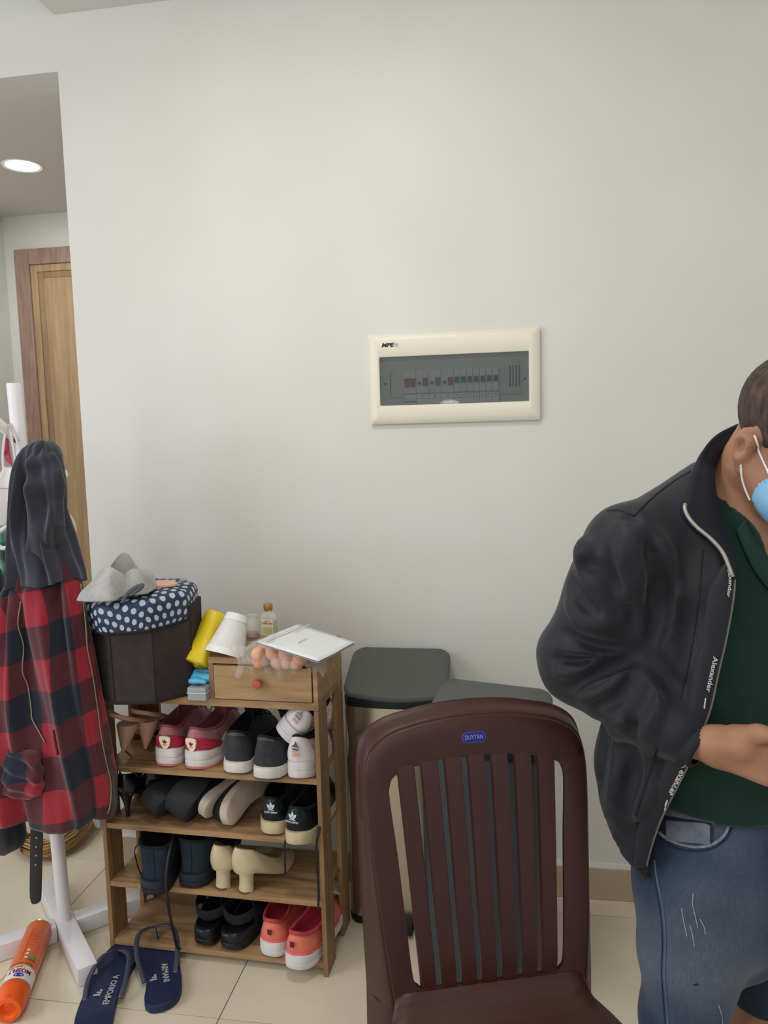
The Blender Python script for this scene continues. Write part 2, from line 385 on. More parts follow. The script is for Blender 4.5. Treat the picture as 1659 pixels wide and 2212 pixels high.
# ------------------------------------------------------------------ shoe rack
wood = mat('rack wood', '#a6855f', .5, col2='#806142', nscale=6, stretch=(1, 8, 8), bump=.12, bscale=40, bstretch=(1, 10, 10), fac=(.38, .68))
wood_d = mat('rack drawer wood', '#b0916a', .5, col2='#92734e', nscale=6, stretch=(1, 8, 9), bump=.15, bscale=40, bstretch=(1, 10, 12), fac=(.35, .7))
wood_v = mat('rack post wood', '#967652', .5, col2='#76583a', nscale=6, stretch=(9, 9, .7), bump=.12, bscale=40, bstretch=(10, 10, 1), fac=(.38, .68))
RA = math.radians(-2.02); RO = Vector((-1.120+.017*math.cos(RA), 1.822+.017*math.sin(RA), 0))
RM = Matrix.Translation(RO) @ Matrix.Rotation(RA, 4, 'Z')
def rk(s, d, z=0): return RM @ Vector((s, d, z))
RW, RD, BT = .62, .235, .012
rack = thing('shoe_rack', 'brown wood-effect shoe rack with five shelves and a small drawer', 'shoe rack', RO, RA)
def board(nm, a, b, m, par=rack): return obj(nm, G().box(a, b, bev=.0007), m, par, smooth=False)
for x in (0, RW-BT):
    board('side_board', (x, 0, 0.001), (x+BT, .075, .712), wood_v)
    board('side_board', (x, .165, 0.001), (x+BT, RD, .712), wood_v)
SZ = [.037, .206, .372, .534]
for z in SZ: board('shelf', (BT, .002, z-.015), (RW-BT, RD-.002, z), wood)
board('top_board', (0, 0, .713), (RW, RD, .732), wood)
# back stiffener boards facing the room
for x in (.012, ): board('back_post', (x, RD-.014, .05), (x+.055, RD-.003, .7), wood_v)
# low side panel at the left end of the top
board('end_panel', (0, 0, .732), (BT, RD, .815), wood)
# drawer box
DX = .332
board('box_side', (DX, 0, .732), (DX+BT, RD, .826), wood_v); board('box_side', (RW-BT, 0, .732), (RW, RD, .826), wood_d)
board('box_top', (DX, 0, .826), (RW, RD, .842), wood); board('box_back', (DX+BT, RD-.01, .732), (RW-BT, RD-.002, .826), wood)
dw = board('drawer', (DX+BT+.002, -.002, .7345), (RW-BT-.003, .2, .8215), wood_d)
obj('knob', G().lathe([(.005, 0), (.005, .006), (.011, .009), (.0125, .015), (.010, .020), (0, .022)], seg=24, M=Matrix.Translation((.468, -.002, .782)) @ Matrix.Rotation(PI/2, 4, 'X')), mat('terracotta knob', '#b0563a', .35, spec=.6), dw)
g = G()
for s_, z in ((.006, .06), (.006, .3), (.006, .55)): pass
for x0, x1 in ((RW-.0005, RW+.0006),):
    for z in SZ: g.lathe([(.003, 0), (.0024, .001), (0, .0012)], seg=10, M=Matrix.Translation((RW, .04, z-.007)) @ Matrix.Rotation(PI/2, 4, 'Y'))
obj('screw_caps', g, mat('screw cap', '#a58a66', .5), rack)
# ------------------------------------------------------------------ pedal bins
steel = mat('brushed steel body', '#b8b2a6', .24, 1.0, bump=.03, bscale=30, bstretch=(1, 1, 12))
lid_m = mat('bin lid grey', '#5a5d59', .6, col2='#555854', nscale=300, bump=.1, bscale=500, spec=.4); blk = mat('black plastic', '#101215', .4)
def bin_out(w_, d_, bow=.02, r=.035, n=9):
    pts = []
    for k in range(n+1): x = -w_/2+r+(w_-2*r)*k/n; pts.append((x, -bow*(1-(2*x/w_)**2)))
    def arc(cx, cy, a0, a1): return [(cx+r*math.cos(a0+(a1-a0)*k/5), cy+r*math.sin(a0+(a1-a0)*k/5)) for k in range(1, 6)]
    b0 = -bow*(1-((w_-2*r)/w_)**2)
    pts += [(w_/2-r+r*math.sin(a), b0+r-r*math.cos(a)) for a in [PI/2*k/5 for k in range(1, 6)]]
    pts += [(w_/2-r+r*math.cos(a), d_-r+r*math.sin(a)) for a in [PI/2*k/5 for k in range(0, 6)]]
    pts += [(-w_/2+r-r*math.sin(a), d_-r+r*math.cos(a)) for a in [PI/2*k/5 for k in range(0, 6)]]
    pts += [(-w_/2+r-r*math.cos(a), b0+r-r*math.sin(a)) for a in [PI/2*k/5 for k in range(0, 5)]]
    return pts
def trash(loc, rz, w_, d_, label, hb=.643, zf=.675, zr=.755, body=steel):
    t = thing('trash_can', label, 'trash can', loc, rz, group='pedal bins against the wall')
    o = bin_out(w_, d_); cx = [0, d_/2]
    def lp(z, s_=1.0, zfun=None): return [(x*s_, cx[1]+(y-cx[1])*s_, z if zfun is None else zfun(y)) for x, y in o]
    obj('body', G().grid([lp(.02), lp(.3), lp(hb)], cv=True), body, t, auto=50)
    obj('base_rim', G().grid([lp(0.001, 1.0), lp(.014, 1.012), lp(.02, 1.012), lp(.024, 1.0)], cv=True, cap0=True), blk, t, auto=50)
    sl = lambda y: zf+(zr-zf)*max(0, (y+.02)/(d_+.02))**.9
    obj('inner_rim', G().grid([lp(hb, .998), lp(zf-.008, 1.0), lp(zf-.004, .97)], cv=True, cap1=True), blk, t, auto=50)
    g = G(); g.grid([lp(0, 1.0, lambda y: sl(y)-.012-.02*max(0, y/d_)), lp(0, 1.008, lambda y: sl(y)-.006), lp(0, .995, sl), lp(0, .965, lambda y: sl(y)+.003), lp(0, .6, lambda y: sl(y*.6+d_*.2)+.004), lp(0, .01, lambda y: sl(d_/2)+.004)], cv=True, cap1=True)
    obj('lid', g, lid_m, t, auto=60)
    g = G(); g.box((-.045, -.065, .012), (.045, .01, .026), bev=.004); obj('pedal', g, blk, t)
    return t
trash((-.331, 2.035, 0), 0, .29, .185, 'stainless steel pedal bin with grey lid, standing beside the shoe rack')
bA, bB = atz(968, 1466, .755), atz(1190, 1492, .755); bd = (bB-bA); ang = math.atan2(bd.y, bd.x); mid = (bA+bB)/2
t2 = trash((mid.x+.185*math.sin(ang), mid.y-.185*math.cos(ang), 0), ang, .29, .185, 'dark pedal bin with grey lid turned at an angle, mostly hidden behind the maroon chair', body=mat('dark grey steel', '#42484b', .45, .5))
# ------------------------------------------------------------------ maroon plastic chair
mar = mat('maroon plastic', '#40201c', .45, col2='#381c18', nscale=3, bump=.12, bscale=700, spec=.45)
ch = thing('plastic_chair', 'maroon moulded plastic chair with slatted back, facing the camera', 'chair', (-.035, 1.209, 0), math.radians(18))
def lean(z): return .03+.095*(max(0, z-.40)/.5)**1.15
def back_pt(u, z, dy=0): return (u, lean(z)-.12*u*u+dy, z)
OUT = [(0, .40), (.08, .40), (.150, .40), (.165, .42), (.178, .512), (.187, .60), (.196, .70), (.201, .78), (.198, .825), (.184, .855), (.150, .876), (.10, .888), (.05, .894), (0, .896)]
INN = [(0, .452), (.06, .4525), (.112, .4545), (.126, .460), (.1345, .478), (.142, .57), (.150, .68), (.158, .765), (.157, .790), (.147, .806), (.112, .818), (.075, .824), (.035, .828), (0, .829)]
def closed(half, n=60):
    h = smooth_path(half, n); return [tuple(p) for p in h]+[(-p[0], p[1]) for p in h[-2:0:-1]]
LO, LI = closed(OUT), closed(INN)
def mixl(f, dy): return [back_pt(a[0]*(1-f)+b[0]*f, a[1]*(1-f)+b[1]*f, dy) for a, b in zip(LO, LI)]
obj('back_frame', G().grid([mixl(0, .004), mixl(.06, .0), mixl(.35, -.001), mixl(.8, -.0005), mixl(1, .0015), mixl(1, .010)], cv=True), mar, ch, auto=50, solid=.003, offset=-1)
# folded-back flange all round the arch, running on down as the rear legs
def flange_row(u, z, wide):
    sg = 1 if u >= 0 else -1; fz = min(max((z-.80)/.09, 0), 1)
    ub = sg*(.206+.006*(.8-z))*(1-fz)+u*1.03*fz if z < .895 and abs(u) > .12 else u*1.03
    zb = z+.010*fz; w = .040+.035*(1-fz)*min(1, max(0, (.8-z)/.6))
    p = back_pt(u, z, .004); q = lambda t, o=0: (u+(ub-u)*t**.6, p[1]+w*t, z+(zb-z)*t**.5)
    return [p, q(.06), q(.2), q(.5), q(1), (q(1)[0]+sg*.005*(1-fz)*min(1, max(0, (z-.42)/.2)), q(1)[1]+.002, q(1)[2]+.005*fz)]
half = smooth_path([p for p in OUT[3:]], 40)
path = [(p[0], p[1]) for p in half]+[(-p[0], p[1]) for p in half[-2::-1]]
obj('flange', G().grid([flange_row(u, z, 1) for u, z in path]), mar, ch, auto=60, solid=.003, offset=-1)
for i in range(7):
    ct = -.1275+.0425*i; rows = []
    for z in np.linspace(.447, .834, 14):
        f = (z-.455)/.365; c = ct*(.845+.155*f)+.0; hw = .0133+.0020*f
        rows.append([back_pt(c+s_*hw, z, dy) for s_, dy in ((-1, .010), (-1, .000), (-.9, -.0028), (0, -.0032), (.9, -.0028), (1, .000), (1, .010))])
    for q, t in ((0, 1), (-1, 1), (-2, .0)): rows[q] = [(p[0], p[1]+.006*t, p[2]) for p in rows[q]]
    obj('slat', G().grid(rows, cv=True, cap0=True, cap1=True), mar, ch, auto=30)
# seat, one moulded shell running down from the back
rows = []
prof = [(.038, .452), (.031, .436), (.016, .420), (-.012, .409), (-.06, .405), (-.16, .404), (-.28, .406), (-.36, .409), (-.40, .406), (-.42, .396), (-.425, .375)]
for k, (y, z) in enumerate(prof):
    hw = [.165, .168, .176, .196, .212, .222, .224, .219, .208, .198, .195][k]
    row = []
    for u in np.linspace(-1, 1, 25):
        e = abs(u); dz = -.012*(max(0, e-.86)/.14)**2 + .006*max(0, (e-.55)/.45)**2 - .006*(1-e*e)*(1 if k > 3 else 0)
        row.append((hw*u, y+.012*e*e*(1 if k > 7 else 0)-(.003*u*u if k < 2 else 0), z+dz))
    dn = .035 if k > 2 else .002
    row = [(row[0][0]-.001, row[0][1], row[0][2]-dn)]+row+[(row[-1][0]+.001, row[-1][1], row[-1][2]-dn)]
    rows.append(row)
obj('seat', G().grid(rows), mar, ch, auto=50, solid=.003, offset=-1)
# legs: angled channels; the rear pair carries the flange on down
for sx in (-1, 1):
    rows = []
    for z in np.linspace(.001, .425, 10):
        f = z/.425; uf = .168-.003*f; ub = .214-.0055*f; y0 = .048-.014*f**.7; w_ = .056+.008*f
        rows.append([(sx*(uf-.03), y0+.012, z), (sx*(uf-.004), y0+.001, z), (sx*(uf+(ub-uf)*.3), y0+w_*.12, z), (sx*(uf+(ub-uf)*.7), y0+w_*.5, z), (sx*ub, y0+w_, z), (sx*(ub-.006), y0+w_, z), (sx*(uf+(ub-uf)*.5), y0+w_*.45, z), (sx*(uf-.002), y0+.010, z), (sx*(uf-.03), y0+.018, z)])
    obj('leg', G().grid(rows, cv=True, cap0=True, cap1=True, flip=sx < 0), mar, ch, auto=50)
    rows = []
    for z in np.linspace(.001, .385, 8):
        f = z/.385; x = sx*(.222-.012*f); y = -.415+.02*f; wd = .030+.028*f; dp = .026+.03*f
        rows.append([(x-sx*wd, y, z), (x-sx*.008, y, z), (x, y+.008, z), (x, y+dp, z), (x-sx*.003, y+dp, z), (x-sx*.004, y+.012, z), (x-sx*.012, y+.004, z), (x-sx*wd, y+.003, z)])
    obj('leg', G().grid(rows, cv=True, cap0=True, cap1=True, flip=sx > 0), mar, ch, auto=50)
# blue badge on the top rail
bp = Vector(back_pt(-.002, .859, -.0005)); bx = Vector((1, 0, 0)); by = Vector(back_pt(0, .88)) - Vector(back_pt(0, .84))
BM = frame(bp, bx, by)
obj('badge_rim', G().prism(rrect(.0215, .0095, .0094), 0, .0012), mat('badge silver blue', '#5a5f9c', .35), ch, M=BM, smooth=False)
obj('badge', G().prism(rrect(.0205, .0085, .0084), .0012, .0016), mat('badge blue', '#1b1d86', .35), ch, M=BM, smooth=False)
text('badge_print', 'DUYTAN', .0105, mat('badge silver print', '#8d8fae', .4), ch, BM @ Matrix.Translation((0, 0, .0017)), off=.0001, sx=.78)
# ------------------------------------------------------------------ shoes
FOOT_S = [0, .01, .03, .08, .16, .28, .42, .55, .66, .75, .84, .91, .96, .99, 1]
FOOT_W = [0, .36, .58, .79, .90, .89, .85, .89, .97, 1.0, .93, .76, .53, .26, 0]
def foot(t, L, Wd, side=1, pointy=0.0, scale=1.0, dx=0):
    """outline point for angle t: 0 heel, pi toe"""
    s_ = (1-math.cos(t))/2; w_ = float(np.interp(s_, FOOT_S, FOOT_W))
    if pointy: w_ *= 1-pointy*max(0, (s_-.6)/.4)*.75
    y = math.copysign(w_*Wd/2, math.sin(t)) if abs(math.sin(t)) > 1e-9 else 0
    bend = side*Wd*.10*math.sin(s_*PI*1.6-.6)
    cx_ = L/2
    return (cx_+(s_*L-cx_)*scale+dx, y*scale+bend, s_)
NT = 64
def shoe(name, label, pos, rz, L=.26, Wd=.092, side=1, group=None, par=None, sole_h=(.030, .022), sole_m=None, upper_m=None, lining_m=None,
         collar=(.075, .055, .082), throat=.52, cw=.030, zbase=None, toebox=.042, pointy=0, pitch=0, roll=0, heelx=.006, counter=None,
         laces=None, tongue=None, tread=None, groove=True, puff=.012, cat='shoe', M=None, lace_bow=True, sole_out=1.05, padr=.0035, hk=1.0, sc=(1.10, 1.18)):
    t = thing(name, label, cat, (0, 0, 0), 0, group)
    t.matrix_world = (M if M is not None else Matrix.Translation(pos) @ Matrix.Rotation(rz, 4, 'Z') @ Matrix.Rotation(pitch, 4, 'Y') @ Matrix.Rotation(roll, 4, 'X')) @ Matrix.Diagonal((sc[0], sc[0], sc[1], 1))
    zb = zbase or (lambda s_: .012*max(0, (s_-.72)/.28)**2+.004*max(0, (.08-s_)/.08))
    sh = lambda s_: sole_h[0]+(sole_h[1]-sole_h[0])*min(1, max(0, (s_-.15)/.55))
    th = [2*PI*k/NT for k in range(NT)]
    def ring(sc, fz):
        r = []
        for a in th:
            x, y, s_ = foot(a, L, Wd, side, pointy, sc); r.append((x, y, zb(s_)+sh(s_)*fz))
        return r
    levels = [(.93, 0), (1.0*sole_out-.015, .04), (1.0*sole_out+.005, .25)]
    if groove: levels += [(sole_out+.004, .42), (sole_out-.012, .45), (sole_out-.012, .50), (sole_out+.004, .53)]
    levels += [(1.0*sole_out, .8), (1.0*sole_out-.01, .97), (.99, 1.0), (.93, .99)]
    obj('sole', G().grid([ring(a, b) for a, b in levels], cv=True, cap0=True, cap1=True), sole_m, t, auto=50)
    if tread: obj('outsole', G().grid([ring(.90, -.02), ring(sole_out-.01, -.02), ring(sole_out+.004, .12), ring(sole_out-.03, .125)], cv=True, cap0=True), tread, t, auto=50)
    hh, hs, hf = collar
    def col(a):
        s_ = (1-math.cos(a))/2; x = heelx*L/.26+s_*(throat*L-heelx*L/.26); y = cw*math.sin(a)*(1-.30*s_)
        xx, yy, ss = foot(a, L, Wd, side); b = side*Wd*.10*math.sin(x/L*PI*1.6-.6)
        z = hs+(hh-hs)*((1+math.cos(a))/2)**2.2+(hf-hs)*((1-math.cos(a))/2)**1.6
        return np.array((x, y+b, z+zb(x/L)))
    rows = []; nv = 13; UP = []
    for a in th:
        x, y, s_ = foot(a, L, Wd, side, pointy, .985); P0_ = np.array((x, y, zb(s_)+sh(s_)*.95)); P3 = col(a)
        toe = ((1-math.cos(a))/2)**3
        out = np.array((x-P3[0], y-P3[1], 0)); n_ = np.linalg.norm(out)+1e-6; out = out/n_
        P1 = P0_+np.array((0, 0, toebox*(.55+.45*toe)*.62))+out*puff*.5*(1-toe); P2 = P3+out*(puff*hk*(1-toe)+.30*n_*toe)+np.array((0, 0, -.022*(1-toe)-.012*toe))
        UP.append([(1-v)**3*P0_+3*(1-v)**2*v*P1+3*(1-v)*v*v*P2+v**3*P3 for v in np.linspace(0, 1, nv)])
    UP = np.array(UP)
    up = obj('upper', G().grid(UP, cu=True), upper_m, t, auto=0)
    cc = np.array([col(a) for a in th]); ctr = cc.mean(0)
    lin_rows = [cc, cc*np.array((1, 1, 1))+(ctr-cc)*np.array((.10, .14, 0))+np.array((0, 0, -.006))]
    bot = []
    for a, c in zip(th, cc):
        s_ = c[0]/L; bot.append(((c[0]-ctr[0])*.95+ctr[0], (c[1]-ctr[1])*.95+ctr[1], zb(s_)+sh(s_)+.004))
    lin_rows += [np.array(bot)*.5+lin_rows[1]*.5, np.array(bot)]
    g = G().grid(lin_rows, cv=True, cap1=True, flip=True)
    if padr: g.tube([tuple(c) for c in cc], padr, seg=8, closed=True)
    obj('lining', g, lining_m, t, auto=0)
    # helpers on the upper surface
    def up_pt(a, v, lift=.001):
        i = (a % (2*PI))/(2*PI)*NT; i0 = int(i) % NT; f = i-int(i); j = v*(nv-1); j0 = min(int(j), nv-2); g_ = j-j0
        def q(i_, j_): return UP[i_ % NT, min(max(j_, 0), nv-1)]
        p = (q(i0, j0)*(1-f)+q(i0+1, j0)*f)*(1-g_)+(q(i0, j0+1)*(1-f)+q(i0+1, j0+1)*f)*g_
        du = q(i0+1, j0)-q(i0, j0); dv = q(i0, j0+1)-q(i0, j0); n_ = np.cross(du, dv); n_ = n_/(np.linalg.norm(n_)+1e-9)
        if np.dot(n_, p-np.array((L*.4, 0, .03))) < 0: n_ = -n_
        return p+n_*lift, n_, dv/(np.linalg.norm(dv)+1e-9)
    def patch(nm, a0, a1, v0, v1, m, lift=.0016, na=20, nvv=8, shape=None, par_=None):
        g = G(); R = []
        for a in np.linspace(a0, a1, na):
            e = (a-a0)/(a1-a0)*2-1; vv0, vv1 = (v0, v1) if shape is None else shape(e)
            row = [up_pt(a, v, lift)[0] for v in np.linspace(vv0, vv1, nvv)]
            R.append([up_pt(a, vv0, -.001)[0]]+row+[up_pt(a, vv1, -.001)[0]])
        g.grid(R); return obj(nm, g, m, par_ or t, auto=0)
    if counter: counter(t, patch, up_pt)
    if tongue:
        g = G(); R = []
        for v in np.linspace(0, 1, 6):
            x = L*(throat+.02)-v*.012-.004; z = hf-.010+v*tongue[1]; R.append([(x-.010*v+.006*abs(u), u*.022*(1-.1*v), z+zb(throat)-.003*u*u) for u in np.linspace(-1, 1, 7)])
        obj('tongue', G().grid(R), tongue[0], t, auto=0, solid=.004, offset=0)
    if laces:
        g = G()
        for k in range(4):
            f = k/3; x0 = L*(throat+.01+.045*k+.02)
            zt = lambda y_, x_: 0
            pts = []
            for u in np.linspace(-1, 1, 7):
                a = PI-u*(.42+.10*(1-f)); v = .93-.15*k-.03*abs(u)
                p, n_, _ = up_pt(a, max(v, .35), .0025+.0015*(1-abs(u))); pts.append(tuple(p))
            g.tube(pts, .0032, seg=6, ry=.0012)
        lc = obj('laces', g, laces, t, auto=0); lc['kind'] = 'stuff'
        if lace_bow:
            p = np.array((L*throat+.012, 0, hf+zb(throat)+.004))
            for nm, pts in (('lace_loop', [(0, 0, 0), (-.005, .018, .012), (.006, .036, .004), (.02, .034, -.008), (.012, .012, -.002), (0, 0, 0)]), ('lace_loop', [(0, 0, 0), (-.004, -.02, .011), (.008, -.038, .002), (.022, -.033, -.010), (.012, -.012, -.002), (0, 0, 0)]), ('lace_end', [(0, 0, 0), (-.012, .012, .006), (-.03, .02, -.006), (-.045, .019, -.02)])):
                obj(nm, G().tube([tuple(p+np.array(q)) for q in smooth_path(pts, 18)], .0030, seg=6, ry=.0012), laces, t, auto=0)
    t['up'] = 0; del t['up']
    return t, up_pt, patch
def shelf_pos(s_, d, k, dz=0): return rk(s_, d, SZ[k]+dz+.0005)
HB = PI/2+RA       # heel towards the room, toe to the wall
def onup(t, up, a, v, lift=.0022):
    """matrix (in shoe space) lying on the upper at (a, v), x to the viewer's right, y up the shoe"""
    p, n_, dv = up(a, v, lift); n_ = Vector(n_); y = Vector(dv); x = y.cross(n_); return frame(p, x, y)
def flower_mark(g, M, s_, mi=0, th_=.0004, bars=True):
    """three-leaf sports emblem"""
    for ang, ln in ((0, 1.0), (42, .92), (-42, .92)):
        a = math.radians(ang); pts = []
        for k in range(12):
            q = 2*PI*k/12; lx, ly = .21*math.sin(q), .5+.5*math.cos(q); ly = ly*ln; lx *= (1-.25*math.cos(q))
            pts.append(((lx*math.cos(a)+ly*math.sin(a))*s_, (-lx*math.sin(a)+ly*math.cos(a))*s_))
        g.prism(pts[::-1], 0, th_, mi=mi, M=M)
# --- materials
rub_w = mat('rubber white', '#dcd8d6', .6, col2='#c9c3c0', nscale=20); rub_k = mat('rubber black', '#17181a', .5)
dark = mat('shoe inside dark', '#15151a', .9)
# pink and white trainers, crimson heel with cream shield
pink = mat('dusty pink mesh', '#b98082', .75, col2='#a06a6d', nscale=30, bump=.3, bscale=500); pinkin = mat('mauve lining', '#8a4c52', .85, bump=.2, bscale=300)
crim = mat('crimson suede', '#a92a42', .8, bump=.2, bscale=400); creamp = mat('cream shield', '#eadfbe', .5)
plum = mat('plum lace', '#8c7468', .8); printc = mat('crimson print', '#9a2138', .6); pinkrub = mat('pink outsole', '#cf7f78', .6)
def pink_counter(t, patch, up):
    patch('heel_counter', -.95, .95, .03, .60, crim, .0030, 26, 8, shape=lambda e: (.02, .66-.30*abs(e)**2.5))
    patch('side_overlay', 1.05, 1.75, .0, .55, rub_w, .002, 16, 6, shape=lambda e: (.0, .30+.25*math.sin((e+1)*1.4)))
    patch('side_overlay', -1.05, -1.75, .0, .55, rub_w, .002, 16, 6, shape=lambda e: (.0, .30+.25*math.sin((e+1)*1.4)))
    M = onup(t, up, 0, .36, .0040); sh = [(-.0145, .013), (-.007, .0155), (.007, .0155), (.0145, .013), (.0150, .006), (.011, -.007), (.0035, -.0145), (-.0035, -.0145), (-.011, -.007), (-.0150, .006)]
    b = obj('shield', G().prism(sh[::-1], -.003, .0008, M=M), creamp, t, smooth=False)
    g = G(); flower_mark(g, M @ Matrix.Translation((0, -.001, .0009)), .010); g.box((-.005, -.0045, .0009), (.005, -.0035, .0012), M=M); g.box((-.004, -.0062, .0009), (.004, -.0055, .0012), M=M)
    obj('shield_print', g, printc, b, smooth=False)
for s_, d, r_, sd, lb in ((.187, .018, 1, 1, 'pink trainer with crimson heel and cream shield, next to the beige sandals'), (.276, .013, -3, -1, 'pink trainer with crimson heel and cream shield, next to the grey running shoes')):
    shoe('trainer', lb, shelf_pos(s_, d, 3), HB+math.radians(r_), L=.245, Wd=.077, side=sd, group='pink and crimson trainers', sole_h=(.040, .026), sole_m=rub_w, upper_m=pink,
         lining_m=pinkin, collar=(.090, .062, .098), throat=.60, cw=.031, counter=pink_counter, laces=plum, tongue=(pink, .028), tread=pinkrub, sole_out=1.07)
# dark grey running shoes
gry = mat('charcoal knit', '#3b3d42', .85, col2='#2f3136', nscale=60, bump=.5, bscale=450); gryl = mat('charcoal collar', '#4b4d50', .8); foam = mat('foam off white', '#d5d0c6', .7)
def gr_counter(t, patch, up):
    patch('heel_tab', -.6, .6, .72, .99, gryl, .002, 14, 5, shape=lambda e: (.86, 1.0))
for s_, d, r_, sd, lb in ((.390, -.006, 1, 1, 'charcoal knit running shoe with white foam sole, next to the pink trainers'), (.480, -.026, -5, -1, 'charcoal knit running shoe with white foam sole, nearer the shelf edge and the white trainers')):
    shoe('running_shoe', lb, shelf_pos(s_, d, 3), HB+math.radians(r_), L=.26, Wd=.079, side=sd, group='charcoal running shoes', sole_h=(.026, .022), sole_m=foam, upper_m=gry,
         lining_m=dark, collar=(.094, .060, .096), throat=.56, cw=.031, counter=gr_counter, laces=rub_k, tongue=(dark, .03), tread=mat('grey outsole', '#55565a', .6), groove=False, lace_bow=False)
# pale pink woven trainers
wov = mat('pale pink weave', '#cdb3ac', .8, col2='#e4d6d2', nscale=90, bump=.8, bscale=180, detail=0, fac=(.45, .55)); wht = mat('white leather', '#ddd6d8', .5)
silver = mat('pewter print', '#57575f', .4, .5); peach = mat('peach print', '#c9a18c', .5)
def wo_counter(t, patch, up):
    patch('heel_panel', -.62, .62, 0, 1, wht, .0025, 18, 10, shape=lambda e: (.0, .98))
    M = onup(t, up, 0, .66, .0045); g = G(); g.prism([(-.011, 0), (.011, 0), (.005, .003), (0, .013), (-.003, .006)][::-1], 0, .0004, M=M); g.prism([(-.010, -.003), (.010, -.003), (.006, -.0065), (-.006, -.0065)], 0, .0004, M=M)
    obj('heel_print', g, silver, t, smooth=False)
    M = onup(t, up, 0, .42, .0045); g = G()
    for y in (.004, -.003): g.prism([(.011*math.cos(q)*.9, y+.0028*math.sin(q)) for q in [2*PI*k/12 for k in range(12)]], 0, .0004, M=M)
    obj('heel_print', g, peach, t, smooth=False)
shoe('woven_trainer', 'pale pink woven trainer standing on the top shelf by the right post', shelf_pos(.566, -.006, 3), HB+math.radians(2), L=.235, Wd=.073, side=-1, group='pale pink woven trainers', sole_h=(.036, .024), sole_m=rub_w, upper_m=wov,
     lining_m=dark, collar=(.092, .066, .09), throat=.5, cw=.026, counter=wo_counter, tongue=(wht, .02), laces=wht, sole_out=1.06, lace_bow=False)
M = Matrix.Translation(rk(.512, .014, SZ[3]+.100)) @ Matrix.Rotation(HB-math.radians(12), 4, 'Z') @ Matrix.Rotation(math.radians(10), 4, 'Y') @ Matrix.Rotation(math.radians(38), 4, 'X')
shoe('woven_trainer', 'pale pink woven trainer tipped on its side above the charcoal shoe', None, 0, L=.235, Wd=.073, side=1, group='pale pink woven trainers', sole_h=(.036, .024), sole_m=rub_w, upper_m=wov,
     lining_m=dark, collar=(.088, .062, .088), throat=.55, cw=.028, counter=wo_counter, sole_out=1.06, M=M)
# black court trainers with silver emblem
nav = mat('black leather', '#14171d', .42, bump=.1, bscale=300); navg = mat('teal black heel tab', '#15262c', .35); crs = mat('cream rubber', '#cdbf9e', .6, col2='#b9a987', nscale=15); sil = mat('silver print', '#c9cdd0', .4)
def court_counter(t, patch, up):
    tb = patch('heel_tab', -.5, .5, .45, 1, navg, .0028, 16, 8, shape=lambda e: (.42+.25*e*e, 1.0))
    M = onup(t, up, 0, .63, .0040); g = G(); flower_mark(g, M @ Matrix.Translation((0, .001, 0)), .0155); g.box((-.008, -.0012, 0), (.008, .0002, .0003), M=M)
    obj('emblem', g, sil, tb, smooth=False); text('emblem_print', 'STAN SMITH', .0058, sil, tb, M @ Matrix.Translation((0, -.0055, .0003)), off=.0001)
court = []
for s_, d, r_, sd, lb in ((.478, .006, 2, 1, 'black leather trainer with silver leaf emblem, set further back on its shelf'), (.560, -.034, -2, -1, 'black leather trainer with silver leaf emblem, overhanging the shelf edge by the right post')):
    t, up, pa = shoe('court_trainer', lb, shelf_pos(s_, d, 1+1), HB+math.radians(r_), L=.26, Wd=.074, side=sd, group='black trainers with silver emblem', sole_h=(.028, .022), sole_m=crs, upper_m=nav,
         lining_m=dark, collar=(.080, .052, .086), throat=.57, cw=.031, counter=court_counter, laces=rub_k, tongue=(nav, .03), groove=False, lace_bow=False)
    court.append(t)
def hang(par, pts, m=rub_k, r=.0028, nm='hanging_lace'):
    inv = par.matrix_world.inverted(); o = obj(nm, G().tube([tuple(inv @ Vector(q)) for q in smooth_path(pts, 26)], r, seg=6, ry=.0012), m, par, auto=0); return o
hang(court[0], [rk(.545, .10, .455), rk(.535, .02, .42), rk(.523, -.012, .37), rk(.521, -.014, .33), rk(.520, -.014, .285)])
hang(court[1], [rk(.600, .08, .46), rk(.612, .0, .41), rk(.607, -.020, .36), rk(.609, -.020, .25), rk(.606, -.020, .20)])
# dark navy canvas high-tops with long laces
denim = mat('navy canvas', '#1b2a37', .85, col2='#15202b', nscale=12, bump=.4, bscale=500); drb = mat('navy rubber', '#1c242d', .5)
hi = []
def hi_counter(t, patch, up):
    patch('back_stripe', -.12, .12, 0, 1, denim, .0018, 6, 8)
for s_, d, r_, sd, lb in ((.158, -.044, 3, 1, 'navy canvas high-top shoe overhanging its shelf, laces dangling'), (.248, .002, 0, -1, 'navy canvas high-top shoe beside the beige block heels')):
    t, up, pa = shoe('high_top_shoe', lb, shelf_pos(s_, d, 1), HB+math.radians(r_), L=.26, Wd=.080, side=sd, group='navy canvas high-tops', sole_h=(.034, .026), sole_m=drb, upper_m=denim,
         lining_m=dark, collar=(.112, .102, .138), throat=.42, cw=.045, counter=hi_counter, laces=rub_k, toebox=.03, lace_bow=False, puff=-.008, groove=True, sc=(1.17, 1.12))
    hi.append(t)
hang(hi[0], [rk(.195, .04, .335), rk(.207, -.02, .33), rk(.209, -.055, .26), rk(.212, -.05, .16), rk(.217, -.03, .06), rk(.218, -.015, .045)], r=.0035)
hang(hi[0], [rk(.13, .05, .33), rk(.085, .02, .30), rk(.078, .03, .25), rk(.085, .035, .212)], r=.003)
